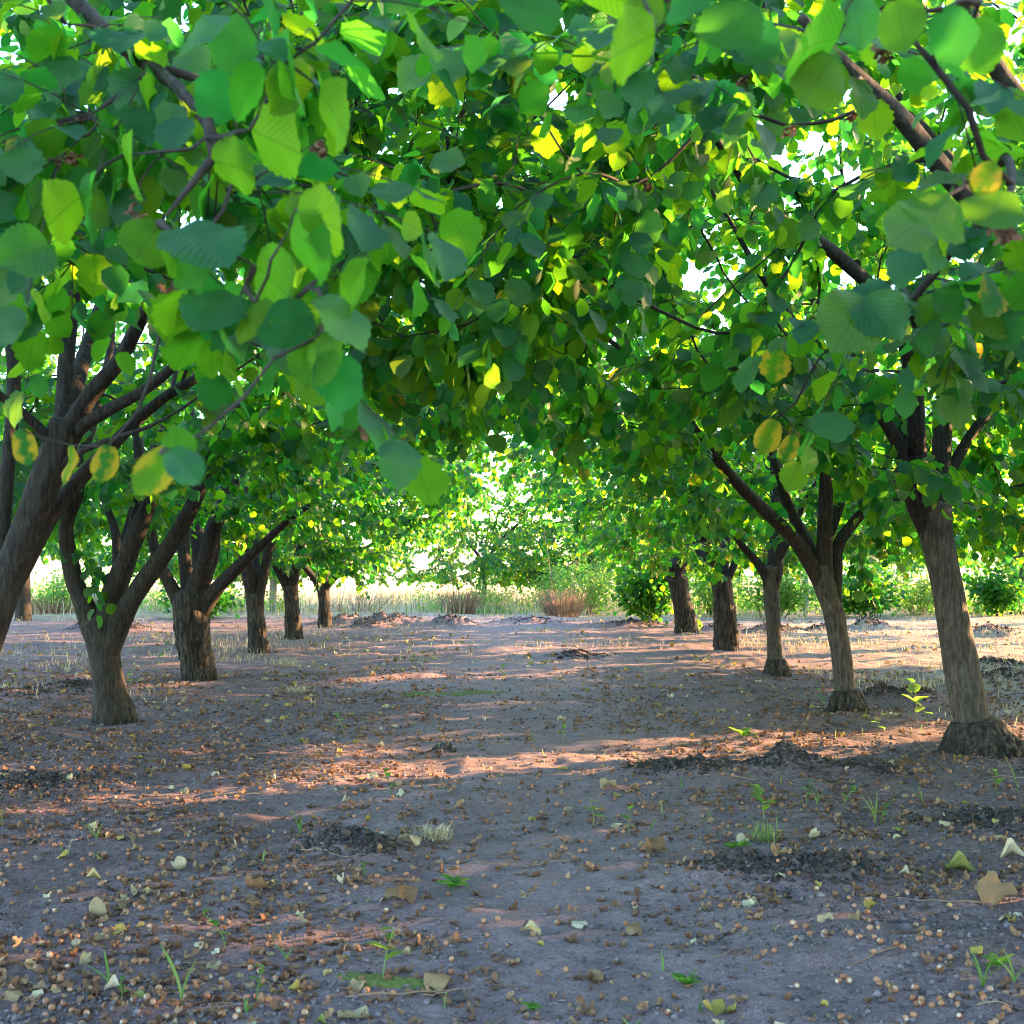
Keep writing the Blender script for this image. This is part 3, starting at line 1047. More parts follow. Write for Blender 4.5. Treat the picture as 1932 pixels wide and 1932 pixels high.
make_tree('small hazel tree with lumpy bark and low skirt, fourth trunk from the left', px(556, 1207, 18.6)[:2],
          trunk_px(T3((558, 1212, 40), (555, 1180, 34), (552, 1140, 31), (550, 1105, 32)), 18.6),
          [limb_px([(545, 1105), (528, 1080), (512, 1050), (500, 1000)], 18.6, 18.5, 20, 10),
           limb_px([(552, 1105), (560, 1070), (572, 1030), (580, 980)], 18.6, 18.3, 20, 10)],
          0.95, ntarget=330, top=4.2, explicit=[px(640, 1075, 17.6), px(680, 1095, 17.6), (px(665, 1050, 17.2)), px(600, 1055, 16.8), px(720, 1040, 17.8), px(700, 1065, 17.4), px(625, 1035, 16.9)], seed=15, yellow=0.05, rough_top=0.4, extra_limbs=3)

make_tree('farthest hazel tree of the left row, short trunk against the bright field', px(614, 1182, 21.8)[:2],
          trunk_px(T3((615, 1187, 32), (614, 1160, 26), (612, 1125, 24), (610, 1100, 30)), 21.8),
          [limb_px([(603, 1102), (590, 1085), (575, 1070), (560, 1040)], 21.8, 21.6, 17, 9),
           limb_px([(612, 1102), (618, 1075), (622, 1040)], 21.8, 22.0, 17, 9),
           limb_px([(615, 1104), (632, 1090), (655, 1070), (680, 1040)], 21.8, 21.4, 15, 8)],
          0.75, ntarget=330, top=4.2, seed=16, yellow=0.10, rough_top=0.35, extra_limbs=2)

# right row
make_tree('hazel tree with the thick smooth leaning trunk and swollen root collar at the right', px(1840, 1425, 8.08)[:2],
          trunk_px(T3((1850, 1440, 98), (1842, 1395, 82), (1828, 1320, 76), (1806, 1200, 72), (1786, 1085, 70), (1768, 1005, 72), (1762, 955, 80)), 8.08),
          [limb_px([(1750, 985), (1722, 935), (1712, 880), (1700, 830), (1664, 780), (1630, 735)], 8.08, 7.7, 40, 22),
           limb_px([(1756, 970), (1738, 890), (1736, 810), (1727, 690), (1702, 592), (1644, 529), (1567, 460), (1490, 417), (1432, 371), (1397, 316), (1362, 266), (1327, 205)], 8.08, 6.6, 44, 15),
           limb_px([(1772, 965), (1780, 880), (1786, 800), (1792, 720), (1800, 640)], 8.1, 8.3, 52, 28),
           limb_px([(1775, 960), (1800, 880), (1850, 800), (1910, 740)], 8.1, 8.4, 30, 18)],
          1.46, ntarget=430, seed=21, yellow=0.06, explicit=ROOF_R + [px(1690, 868, 6.2), px(1760, 880, 6.4), px(1660, 985, 7.9), px(1640, 880, 6.6), px(1880, 930, 7.4), px(1900, 1000, 8.0)], rough_top=0.0, collar=(0.27, 0.22), extra_limbs=1)

make_tree('hazel tree with one long bare limb arching left, second trunk from the right', px(1598, 1340, 10.37)[:2],
          trunk_px(T3((1600, 1345, 58), (1595, 1295, 47), (1586, 1220, 45), (1572, 1150, 46), (1552, 1090, 52), (1546, 1070, 54)), 10.37),
          [limb_px([(1545, 1085), (1505, 1020), (1450, 968), (1395, 915), (1345, 855), (1300, 790), (1262, 720)], 10.37, 9.6, 34, 14),
           limb_px([(1545, 1075), (1520, 1020), (1488, 950), (1468, 880), (1440, 800)], 10.37, 10.5, 26, 14),
           limb_px([(1552, 1080), (1558, 1020), (1560, 960), (1562, 880), (1590, 760), (1600, 680)], 10.37, 10.2, 38, 22),
           limb_px([(1568, 1130), (1580, 1075), (1578, 1030), (1605, 995), (1645, 950), (1690, 900)], 10.37, 10.6, 34, 18)],
          1.32, ntarget=430, seed=22, yellow=0.07, rough_top=0.0, collar=(0.165, 0.17), extra_limbs=2,
          explicit=[px(1625, 1110, 10.1)] + [px(_rr.uniform(1300, 1932), _rr.uniform(40, 470), _rr.uniform(8.0, 10.6)) for _ in range(95)])

make_tree('straight slim hazel tree forking once to the left, third trunk from the right', px(1467, 1275, 13.2)[:2],
          trunk_px(T3((1466, 1280, 40), (1462, 1240, 33), (1459, 1180, 31), (1456, 1110, 34), (1456, 1070, 38)), 13.2),
          [limb_px([(1450, 1085), (1430, 1060), (1408, 1038), (1390, 1015), (1370, 980)], 13.2, 13.0, 20, 11),
           limb_px([(1460, 1085), (1468, 1030), (1470, 970), (1460, 900)], 13.2, 13.3, 34, 20)],
          1.25, ntarget=330, top=4.2, seed=23, yellow=0.06, rough_top=0.0, collar=(0.135, 0.16), extra_limbs=2)

make_tree('hazel tree with a thick straight rough-barked trunk, fourth from the right', px(1370, 1228, 16.5)[:2],
          trunk_px(T3((1372, 1234, 54), (1370, 1190, 47), (1366, 1130, 44), (1360, 1090, 46)), 16.5),
          [limb_px([(1352, 1095), (1342, 1050), (1325, 1000), (1300, 960)], 16.5, 16.2, 26, 14),
           limb_px([(1362, 1095), (1368, 1040), (1375, 980)], 16.5, 16.7, 26, 14),
           limb_px([(1370, 1098), (1388, 1060), (1405, 1010)], 16.5, 16.4, 18, 11)],
          1.08, ntarget=330, top=4.2, seed=24, yellow=0.10, rough_top=0.62, extra_limbs=2, explicit=[px(1365, 1085, 16.1)])

make_tree('farthest hazel tree of the right row, gnarled trunk beside the green climber bush', px(1292, 1192, 20.4)[:2],
          trunk_px(T3((1298, 1197, 50), (1292, 1160, 42), (1283, 1115, 42), (1276, 1080, 48)), 20.4),
          [limb_px([(1268, 1085), (1255, 1060), (1240, 1030), (1220, 1000)], 20.4, 20.2, 24, 12),
           limb_px([(1280, 1085), (1292, 1050), (1300, 1000)], 20.4, 20.6, 26, 12)],
          0.85, ntarget=330, top=4.2, explicit=[px(1200, 1045, 18.6), px(1225, 1030, 18.2), px(1180, 1020, 18.6), px(1250, 1050, 19.4), px(1330, 1050, 19.4), px(1310, 1070, 19.6)], seed=25, yellow=0.14, rough_top=0.45, extra_limbs=3)


# trees beside the camera: boles outside the frame, boughs hanging into it
def plain_trunk(x, y, r0, h, lean=(0, 0)):
    return [(np.array([x + lean[0] * t * h, y + lean[1] * t * h, t * h]), r0 * (1.15 - 0.3 * t)) for t in (0, 0.3, 0.65, 1.0)]


def fan(x, y, h, r0, seed, n=5, aim=None):
    r = np.random.default_rng(seed)
    out = []
    for k in range(n):
        a = k / n * 6.283 + r.uniform(-.4, .4)
        d = norm([math.cos(a), math.sin(a), 1.1])
        p = [np.array([x, y, h - 0.05])]
        for s in range(4):
            d = norm(d + r.normal(0, .12, 3))
            p.append(p[-1] + d * 0.3)
        out.append((p, r0 * 0.6, r0 * 0.35))
    if aim is not None:
        out.append(aim)
    return out


lh = [hero(390, 225, 470, 20, 2.3, 2.2, k=1), hero(430, 130, 445, 15, 2.2, k=0),
      hero(395, 300, 500, 320, 2.25, 2.2, k=2), hero(300, 420, 235, 510, 2.2, 2.15, k=3, face=-1), hero(335, 430, 430, 500, 2.1, 2.0, k=4, face=1, tilt=(0, 0, .9)),
      hero(330, 440, 395, 560, 2.15, 2.1, k=0), hero(150, 370, 70, 430, 2.3, 2.2, k=1), hero(145, 365, 195, 420, 2.3, 2.2, k=2),
      hero(230, 290, 290, 330, 2.4, 2.3, k=3), hero(90, 460, 10, 490, 2.4, 2.3, k=2, face=1), hero(470, 240, 600, 300, 2.2, 2.1, k=4),
      hero(600, 170, 720, 320, 2.0, 1.9, k=1, tilt=(.6, 0, .5)), hero(510, 110, 610, 150, 2.1, 2.0, k=3), hero(520, 110, 560, 210, 2.1, 2.05, k=0),
      hero(560, 400, 720, 440, 1.95, 1.85, k=2), hero(545, 430, 660, 500, 2.0, 1.9, k=1), hero(480, 500, 560, 570, 2.1, 2.0, k=0),
      hero(600, 560, 720, 640, 1.9, 1.85, k=3, face=1, tilt=(0, 0, 2.5)), hero(450, 560, 360, 620, 2.1, 2.0, k=4, face=1, tilt=(0, 0, 1.2)),
      hero(545, 560, 530, 710, 2.0, 1.95, k=2), hero(590, 640, 640, 720, 1.95, 1.9, k=1), hero(590, 690, 690, 750, 1.95, 1.9, k=0), hero(480, 570, 500, 660, 2.05, 2.0, k=3),
      hero(600, 620, 575, 740, 2.0, 2.0, k=4), hero(640, 520, 700, 600, 2.0, 1.9, k=2),
      hero(40, 810, 58, 882, 2.5, k=0, w=0.7, yel=2, face=-1), hero(135, 840, 130, 920, 2.5, k=1, w=0.7, yel=2, tilt=(1.5, 0, 0)), hero(208, 840, 190, 915, 2.4, k=2, w=0.7, yel=2),
      hero(330, 850, 255, 930, 1.7, k=3, w=0.7, yel=1), hero(320, 850, 380, 915, 1.6, k=4, face=1), hero(345, 880, 330, 800, 1.7, k=1)]
lh += [dict(pod=1, base=px(x, y, d)) for (x, y, d) in [(682, 800, 3.6), (676, 770, 3.6), (590, 268, 2.4), (325, 532, 2.4), (255, 372, 2.5), (125, 282, 2.6), (545, 605, 2.05), (622, 600, 2.0), (165, 215, 2.7)]]
lx = [px(210, 80, 3.0), px(120, 40, 2.8), px(60, 140, 2.7), px(290, 160, 2.7), px(30, 260, 2.7), px(180, 230, 2.6), px(100, 330, 2.6), px(560, 60, 2.7), px(640, 130, 2.9),
      px(700, 330, 2.7), px(620, 430, 2.5), px(420, 420, 2.6), px(540, 330, 2.6), px(250, 560, 3.2), px(70, 560, 3.1), px(40, 430, 2.9), px(700, 480, 2.8),
      px(520, 640, 2.3), px(330, 90, 3.0), px(470, 190, 2.8)]
aimL = ([np.array([-2.65, 3.4, 1.25]), px(-700, 250, 3.4), px(-300, 60, 3.3), px(60, -90, 3.1), px(206, 70, 2.9), px(279, 118, 2.75), px(349, 171, 2.6), px(388, 235, 2.5), px(440, 330, 2.45)], 0.03, 0.004, True)
make_tree('leafy bough with large blurred leaves hanging in at the upper left, trunk out of frame', (-2.65, 3.4),
          plain_trunk(-2.65, 3.4, 0.15, 1.25), fan(-2.65, 3.4, 1.25, 0.13, 5, aim=aimL), 1.7, ntarget=230, seed=31, yellow=0.03, explicit=lx, heroes=lh, extra_limbs=0)

rh = [hero(1010, -60, 985, 60, 1.7, 1.65, k=0, tilt=(0, 0, .5)), hero(1240, 55, 1105, 110, 1.7, 1.62, k=1), hero(1300, -70, 1330, 90, 1.6, 1.55, k=2),
      hero(1235, -30, 1200, 60, 1.75, k=3), hero(1400, -20, 1360, 110, 1.8, 1.75, k=4), hero(1580, 95, 1500, 210, 2.0, 1.95, k=0), hero(1590, 60, 1480, 80, 2.0, 1.9, k=1),
      hero(1620, -20, 1640, 80, 2.0, k=2, face=1), hero(1700, -20, 1740, 130, 1.8, k=3, face=-1), hero(1790, 0, 1830, 120, 1.8, k=4), hero(1850, 20, 1880, 140, 1.9, k=1),
      hero(1800, 360, 1700, 520, 1.75, 1.65, k=2), hero(1900, 350, 1850, 480, 1.8, 1.75, k=3), hero(1890, 300, 1850, 360, 1.8, k=0, yel=2), hero(1760, 400, 1690, 450, 1.9, 1.85, k=1, face=1, tilt=(0, 0, .2)),
      hero(1640, 560, 1580, 650, 2.7, 2.6, k=1, face=1), hero(1630, 560, 1705, 620, 2.7, 2.6, k=2, face=1), hero(1730, 560, 1790, 590, 2.8, k=3, face=1),
      hero(1465, 790, 1435, 860, 3.3, k=4, w=0.7, yel=2), hero(1500, 820, 1480, 875, 3.3, k=2, w=0.7, yel=2)]
rh += [dict(pod=1, base=px(x, y, d)) for (x, y, d) in [(1486, 226, 3.6), (1415, 132, 4.0), (1350, 150, 4.2), (1905, 412, 2.1), (1620, 200, 3.6), (1225, 330, 4.2), (1660, 60, 2.6)]]
rx_ = [px(1420, 40, 2.9), px(1560, 60, 2.7), px(1880, 150, 2.6), px(1100, 30, 3.0), px(1250, 120, 3.1), px(1330, 60, 2.9),
       px(1900, 300, 2.5), px(1850, 420, 2.6), px(1700, 520, 3.0), px(1870, 560, 2.9), px(1760, 640, 3.4), px(1620, 600, 3.0), px(880, 30, 3.2), px(980, 90, 3.2)]
aimR = ([np.array([2.82, 4.9, 1.35]), px(2250, 760, 4.7), px(2080, 640, 4.5), px(1945, 520, 4.3), px(1880, 410, 4.2), px(1802, 328, 4.1), px(1740, 247, 4.0), px(1683, 181, 3.9), px(1640, 147, 3.85), px(1586, 92, 3.8), px(1520, 20, 3.7)], 0.05, 0.014, True)
make_tree('dark bough and large leaves reaching in at the upper right, trunk out of frame', (2.82, 4.9),
          plain_trunk(2.82, 4.9, 0.15, 1.35), fan(2.82, 4.9, 1.35, 0.13, 6, aim=aimR), 1.7, ntarget=380, seed=32, yellow=0.04, explicit=rx_, heroes=rh, extra_limbs=0)

make_tree('hazel boughs roofing the aisle at the top right corner, trunk beside the camera', (2.8, 1.6),
          plain_trunk(2.8, 1.6, 0.15, 1.3), fan(2.8, 1.6, 1.3, 0.13, 7), 1.9, ntarget=90, seed=33, yellow=0.03, extra_limbs=0, lod='low', nleaf_obj=60)

# next rows to either side, partly seen between and above the nearer trees
k = 0  # right-hand crowns placed and thickened to block low sun, one gap left open
for (x, y, zt, lab) in [(8.3, 1.4, 0.75, 'unseen hazel tree added to the next row right as a sun block, level with the camera'),
                        (8.3, 4.9, 0.75, 'hazel tree of the next row right, first ahead of the camera, unseen sun block'),
                        (8.3, 8.4, 0.75, 'hazel tree of the next row right, nearest, unseen, placed to block sun from the foreground'),
                        (8.4, 13.8, 0.75, 'hazel tree of the next row right, second, behind the right-hand crowns'),
                        (8.6, 18.2, 1.25, 'hazel tree of the next row right, third, lit crown behind the leaning trunk'),
                        (9.2, 22.4, 1.2, 'hazel tree of the next row right, fourth, at the right edge'),
                        (10.15, 26.6, 0.75, 'grey hazel trunk standing far off at the right edge of the frame')]:
    make_tree(lab, (x, y), plain_trunk(x, y, 0.13, 1.3, (0.04, 0)), fan(x, y, 1.3, 0.12, 50 + k), zt, extent=(2.7, 2.0), ntarget=400 if y < 15 else 150, seed=50 + k, lod='low',
              leafscale=1.2, nleaf_obj=120, yellow=0.05, extra_limbs=0, group='hazel trees of the next rows', inner=True, top=4.6)
    k += 1
for (x, y, lab) in [(13.8, 6.2, 'first'), (13.8, 10.4, 'second'), (13.9, 16.2, 'third')]:  # unseen outer row added to block low sun, gap left for a streak
    make_tree('unseen hazel tree of an outermost right row added to block sun, ' + lab + ' from the camera', (x, y), plain_trunk(x, y, 0.13, 1.3, (0.04, 0)), fan(x, y, 1.3, 0.12, 150 + k), 0.8,
              extent=(2.7, 2.1), ntarget=380, seed=150 + k, lod='low', leafscale=1.5, nleaf_obj=0, yellow=0.02, extra_limbs=0, group='hazel trees of the next rows', inner=True, top=4.6)
    k += 1
for (x, y, zt, lab) in [(-8.1, 9.0, 1.4, 'hazel tree of the next row left, nearest, dark leaves behind the crossing limbs'),
                        (-8.2, 12.6, 1.35, 'hazel tree of the next row left, second, behind the crossing limbs'),
                        (-8.2, 16.3, 1.3, 'hazel tree of the next row left, third, crown over the bright left gap'),
                        (-8.1, 20.2, 1.2, 'hazel tree of the next row left, fourth, seen between the left trunks'),
                        (-8.2, 24.2, 1.1, 'farthest hazel tree of the next row left, low crown at the field')]:
    make_tree(lab, (x, y), plain_trunk(x, y, 0.13, 1.3, (-0.03, 0)), fan(x, y, 1.3, 0.12, 60 + k), zt, extent=(2.7, 2.0), ntarget=150, seed=60 + k, lod='low',
              leafscale=1.15, nleaf_obj=120, yellow=0.03, extra_limbs=0, group='hazel trees of the next rows', inner=True, top=4.6)
    k += 1
# trees past the end of the rows
for (x, y, zt, ex, tp, yl, lab) in [(-0.2, 30.5, 0.50, (2.8, 2.0), 4.6, 0.25, 'sunlit yellow-green tree closing the end of the aisle, left of centre'),
                                    (2.2, 31.0, 0.50, (2.8, 2.0), 4.6, 0.15, 'blue-green tree closing the end of the aisle, right of centre'),
                                    (-4.9, 27.5, 0.7, (1.9, 1.6), 3.6, 0.30, 'low yellowing tree beyond the second and third left trunks'),
                                    (5.2, 29.0, 1.0, (2.4, 2.0), 4.4, 0.12, 'leafy tree behind the far right-hand trunks at the field edge')]:
    make_tree(lab, (x, y), plain_trunk(x, y, 0.05, 1.0), fan(x, y, 1.0, 0.05, 80 + k), zt, extent=ex, explicit=[px(_rr.uniform(800, 1200), _rr.uniform(980, 1085), _rr.uniform(27.5, 30)) for _ in range(45)] if abs(x) < 3 else [], ntarget=400, seed=80 + k, lod='low',
              leafscale=1.0, nleaf_obj=150, yellow=yl, extra_limbs=0, group='trees at the end of the aisle', inner=True, top=tp, name='field_edge_tree')
    k += 1


# ------------------------------------------------------------------ field edge: posts, bushes, dry tufts
def bush(label, x, y, w, h, nl, mat, seed, leaf=(0.05, 0.09), name='weed_bush', stems=12, narrow=False, cat='bush', group=None):
    r = np.random.default_rng(seed)
    b = np.array([x, y, gz(x, y)])
    root = link(name, None, loc=b, label=label, cat=cat, group=group)
    g = Geo()
    P, Yd = [], []
    for s in range(stems):
        a = r.uniform(0, 6.28)
        q = r.uniform(0.1, 1)
        top = np.array([math.cos(a) * w * q, math.sin(a) * w * q * 0.8, h * r.uniform(0.55, 1.05) * (1.1 - 0.45 * q)])
        k = np.linspace(0, 1, 7)[:, None]
        st = np.array([math.cos(a) * w * q * 0.25, math.sin(a) * w * q * 0.2, -0.03])
        S = st * (1 - k) + top * k + np.array([0, 0, 1]) * (k * (1 - k)) * h * 0.25 + r.normal(0, 0.012, (7, 3))
        V, F, c = tube(S, np.linspace(0.008, 0.0025, 7), 4)
        link('stem', mesh_from('stem', V, F, M_STEM if narrow else M_TWIG), root)
        n = nl // stems
        f = r.uniform(0.15, 1, n) ** 0.8
        i = np.clip((f * 6).astype(int), 0, 5)
        fr = (f * 6 - i)[:, None]
        p = S[i] * (1 - fr) + S[i + 1] * fr
        off = r.normal(0, 1, (n, 3)) * np.array([w * 0.16, w * 0.16, 0.06])
        P.append(p + off)
        Yd.append(norm(off + [0, 0, -0.05] + r.normal(0, 0.06, (n, 3))))
    P = np.concatenate(P); Yd = np.concatenate(Yd)
    P[:, 2] = np.maximum(P[:, 2], 0.04)
    nr = np.array([0, 0, 1.0]) + r.normal(0, 0.5, P.shape)
    link('foliage', joined_leaves('foliage', LO if not narrow else LO, P, Yd, nr, r.uniform(*leaf, len(P)), r.uniform(0, 1, len(P)), np.zeros(len(P)), mat, 0), root, kind='stuff')
    return root


bush('dense dark green climber bush beside the farthest right trunk', 2.55, 22.3, 0.62, 1.35, 1500, M_LEAF, 101, (0.07, 0.11), 'climber_bush', 16)
bush('pale green leafy weeds right of the centre dry clump', 1.75, 26.3, 0.75, 1.15, 1500, M_WEED, 102, (0.03, 0.06), stems=18, narrow=True)
bush('feathery yellow-green weeds behind the centre dry clump', 1.25, 27.2, 0.7, 1.0, 1100, M_WEED, 103, (0.03, 0.055), stems=16, narrow=True)
bush('thin weeds between the two dry clumps', -0.1, 27.0, 0.55, 0.75, 500, M_WEED, 104, (0.03, 0.05), stems=12, narrow=True)
bush('low green bush in the bright gap at the left edge', -8.7, 27.5, 1.0, 0.75, 1500, M_WEED, 105, (0.04, 0.07), stems=18)
bush('green bush between the second and third left trunks', -5.2, 24.5, 0.9, 0.75, 1300, M_LEAF, 106, (0.07, 0.11), stems=14)
bush('bushy weeds behind the third trunk from the right', 5.0, 24.8, 0.95, 1.15, 1700, M_WEED, 107, (0.05, 0.09), stems=18)
bush('tall green weeds left of the fourth right trunk', 4.1, 25.6, 0.7, 1.2, 1200, M_WEED, 108, (0.05, 0.08), stems=14)
bush('dark-footed bush between the two nearest right trunks', 6.9, 25.0, 0.9, 1.0, 1600, M_LEAF, 109, (0.06, 0.10), stems=16)
bush('yellow-green weeds just left of the leaning trunk', 7.9, 25.6, 0.8, 0.95, 1200, M_WEED, 110, (0.04, 0.07), stems=16, narrow=True)
bush('broad-leaved bush right of the leaning trunk', 9.3, 25.4, 0.85, 0.95, 1300, M_LEAF, 111, (0.07, 0.11), stems=14)
bush('small weed clump at the foot of the farthest right trunk', 2.95, 20.5, 0.16, 0.32, 160, M_WEED, 112, (0.04, 0.07), stems=6)


def dry_clump(label, x, y, w, h, n, seed, tall=0):
    r = np.random.default_rng(seed)
    b = np.array([x, y, gz(x, y)])
    root = link('dry_stem_clump', None, loc=b, label=label, cat='dry plant', group='dry clumps at the field edge')
    V, F, A, c = [], [], [], 0
    for i in range(n):
        a = r.uniform(0, 6.28)
        q = math.sqrt(r.uniform(0, 1)) * w
        bp = np.array([math.cos(a) * q * 0.55, math.sin(a) * q * 0.4, -0.02])
        hh = h * r.uniform(0.5, 1.05)
        tp = bp + np.array([math.cos(a) * q * 0.5 + r.normal(0, .05), math.sin(a) * q * 0.4 + r.normal(0, .05), hh])
        sd = np.array([0.006, 0.004, 0])
        V += [bp - sd, bp + sd, tp + sd * .4, tp - sd * .4]
        F.append((c, c + 1, c + 2, c + 3)); A.append(r.uniform()); c += 4
    link('dead_stems', mesh_from('dead_stems', np.array(V), np.array(F), M_STEM, False, attrs={'leaf_var': A}), root, kind='stuff')
    for i in range(tall):
        a = r.uniform(-0.35, 0.45)
        hh = h * r.uniform(2.2, 3.3)
        bp = np.array([r.uniform(-w, w) * 0.6, 0, -0.02])
        S = np.array([bp, bp + [a * 0.4 * hh * .5, 0.02, hh * .5], bp + [a * hh * 0.55, 0.03, hh]])
        P, R = resample(S, [0.007, 0.005, 0.003], 0.1)
        v, f, _ = tube(P, R, 4)
        link('tall_stem', mesh_from('tall_stem', v, f, M_STEM), root)


def thicket(label, x0, x1, y0, y1, n, hmax, mat, seed, leaf):
    r = np.random.default_rng(seed)
    x = r.uniform(x0, x1, n); y = r.uniform(y0, y1, n)
    hm = hmax * np.clip(0.55 + 0.75 * fbm2(x, y * .5, 1.1, 3, seed), 0.12, 1.2)
    z = hm * r.uniform(0.03, 1, n) ** 0.9
    P = np.stack([x, y, ground_z(x, y) + z], 1)
    Yd = norm(r.normal(0, 1, (n, 3)) + [0, 0, .5])
    nr = np.array([0, 0, 1.0]) + r.normal(0, .6, P.shape)
    o = link('weed_thicket', joined_leaves('weed_thicket', LO, P, Yd, nr, r.uniform(*leaf, n), r.uniform(0, 1, n), np.zeros(n), mat, 0), label=label, cat='weeds', kind='stuff')
    return o


thicket('rank green weeds growing along the field edge on the right', 1.2, 11, 25.8, 29, 11000, 1.05, M_WEED, 131, (0.03, 0.075))
thicket('patchy pale weeds along the field edge at the centre', -1.6, 1.6, 26.4, 30, 2600, 0.75, M_WEED, 132, (0.025, 0.06))
thicket('patchy green weeds along the field edge on the left', -11, -4.0, 26.5, 30, 5200, 0.8, M_WEED, 133, (0.03, 0.07))
dry_clump('dry brown clump of dead stems with tall stalks, left of centre', -0.62, 26.2, 0.5, 0.48, 260, 121, 6)
dry_clump('dark brown dome of dead stems at the middle of the field edge', 1.28, 25.4, 0.5, 0.52, 340, 122, 3)
dry_clump('low dry clump under the bush in the bright left gap', -8.4, 26.6, 0.9, 0.35, 260, 123, 0)
dry_clump('thin dry stalks in front of the left white gap', -2.6, 26.8, 0.9, 0.4, 90, 124, 4)

for (x, y, h, lab) in [(-7.85, 27.3, 1.7, 'pale square fence post seen between the limbs of the left tree'), (-4.35, 27.3, 1.5, 'weathered fence post between the third and fourth left trunks'),
                       (5.95, 26.2, 1.5, 'weathered fence post behind the fork of the second right trunk')]:
    b = np.array([x, y, gz(x, y)])
    root = link('fence_post', None, loc=b, label=lab, cat='post', group='fence posts at the field edge')
    s = 0.058
    P = np.array([[0, 0, -0.1], [0.01, 0, h * .5], [0.0, 0, h]])
    V, F, c = tube(np.array([[0, 0, -.1], [0, 0, .3], [.004, 0, .8], [.01, 0, h - .02], [.01, 0, h]]), np.array([s, s, s * .97, s * .95, s * .8]) * 1.3, 4, twist=0.785)
    link('shaft', mesh_from('shaft', V, np.concatenate([F[:, [0, 1, 2]], F[:, [0, 2, 3]], c[:, :3]]), M_POST, False), root)


# ------------------------------------------------------------------ grass and straw
def blades(name, label, pts, h, w, mat, seed, lean=0.5, cat='grass'):
    r = np.random.default_rng(seed)
    n = len(pts)
    z = ground_z(pts[:, 0], pts[:, 1])
    a = r.uniform(0, 6.28, n)
    hh = r.uniform(0.4, 1.0, n) * h
    ln = r.uniform(0.1, 1.0, n) * lean
    dx, dy = np.cos(a), np.sin(a)
    wx, wy = -dy * w, dx * w
    B = np.stack([pts[:, 0], pts[:, 1], z - 0.005], 1)
    W = np.stack([wx, wy, 0 * wx], 1)
    Mi = B + np.stack([dx * hh * ln * .35, dy * hh * ln * .35, hh * .6], 1)
    Tp = B + np.stack([dx * hh * ln, dy * hh * ln, hh * np.clip(1.1 - ln * .6, .3, 1)], 1)
    V = np.stack([B - W, B + W, Mi + W * .7, Mi - W * .7, Tp], 1).reshape(-1, 3)
    i = np.arange(n)[:, None, None] * 5
    F = (np.array([[0, 1, 2], [0, 2, 3], [3, 2, 4]])[None] + i).reshape(-1, 3)
    return link(name, mesh_from(name, V, F, mat, False, attrs={'leaf_var': np.repeat(r.uniform(0, 1, n), 3)}), label=label, cat=cat, kind='stuff')


r = np.random.default_rng(5)


def scatter(n, x0, x1, y0, y1, dens=None):
    p = np.stack([r.uniform(x0, x1, n), r.uniform(y0, y1, n)], 1)
    if dens is not None:
        p = p[r.uniform(0, 1, n) < dens(p[:, 0], p[:, 1])]
    return p


patch = lambda s, sc, lo: (lambda x, y: np.clip((fbm2(x, y, sc, 2, s) + 1 - lo) * 1.6, 0, 1))
blades('dry_field_grass', 'pale dry grass covering the bright field beyond the orchard', scatter(26000, -16, 18, 25.6, 44), 0.42, 0.006, M_STRAW, 1)
blades('field_weeds', 'short green weeds growing through the dry field grass', scatter(5000, -14, 15, 25.0, 36, patch(41, 2.0, .9)), 0.35, 0.007, M_GRASS, 2)
blades('orchard_dry_grass', 'thin dry straw on the soil of the right-hand aisle and under far trees', np.concatenate([
    scatter(15000, 3.1, 10, 8.5, 25.8, patch(42, 1.2, .85)), scatter(5000, -9, 3.2, 15, 25.6, patch(43, 1.4, 1.0)), scatter(2500, -6, -2.6, 11, 18, patch(44, .9, 1.0))]), 0.13, 0.0035, M_STRAW, 3, 1.2)
blades('orchard_green_grass', 'sparse green grass blades sprouting from the orchard soil', np.concatenate([
    scatter(3500, 3.0, 10, 9, 25.5, patch(45, .8, 1.1)), scatter(3500, -9, 3, 14, 25.5, patch(46, .8, 1.1)), scatter(120, -2, 3.2, 4, 12, patch(47, .6, 1.0))]), 0.09, 0.004, M_GRASS, 4, 0.9)

# ------------------------------------------------------------------ soil crumbs
OCT = np.array([[1, 0, 0], [-1, 0, 0], [0, 1, 0], [0, -1, 0], [0, 0, 1], [0, 0, -1], ], float)
OCTF = np.array([[0, 2, 4], [2, 1, 4], [1, 3, 4], [3, 0, 4], [2, 0, 5], [1, 2, 5], [3, 1, 5], [0, 3, 5]])


def lumps(name, label, pts, size, mat, seed):
    r = np.random.default_rng(seed)
    n = len(pts)
    z = ground_z(pts[:, 0], pts[:, 1])
    s = size[:, None, None] * r.uniform(0.55, 1.25, (n, 6, 1)) * np.array([1, 1, .75])
    a = r.uniform(0, 6.28, n)
    v = OCT[None] * s + r.normal(0, 0.18, (n, 6, 3)) * size[:, None, None]
    ca, sa = np.cos(a)[:, None], np.sin(a)[:, None]
    v = np.stack([v[..., 0] * ca - v[..., 1] * sa, v[..., 0] * sa + v[..., 1] * ca, v[..., 2]], -1)
    v += np.stack([pts[:, 0], pts[:, 1], z + size * .25], 1)[:, None]
    f = (OCTF[None] + np.arange(n)[:, None, None] * 6).reshape(-1, 3)
    return link(name, mesh_from(name, v.reshape(-1, 3), f, mat, True, attrs={'leaf_var': np.repeat(r.uniform(0, 1, n), 8)}), label=label, cat='soil', kind='stuff')


def wedge(n, d0, d1, power=1.0, m=0.42):
    """points on the ground inside the view, density falling with distance"""
    d = d0 + (d1 - d0) * r.uniform(0, 1, n) ** power
    x = r.uniform(-1, 1, n) * m * d
    keep = r.uniform(0, 1, n) < d / d1 * 1.0 + 0.35
    return np.stack([x, d], 1)[keep]


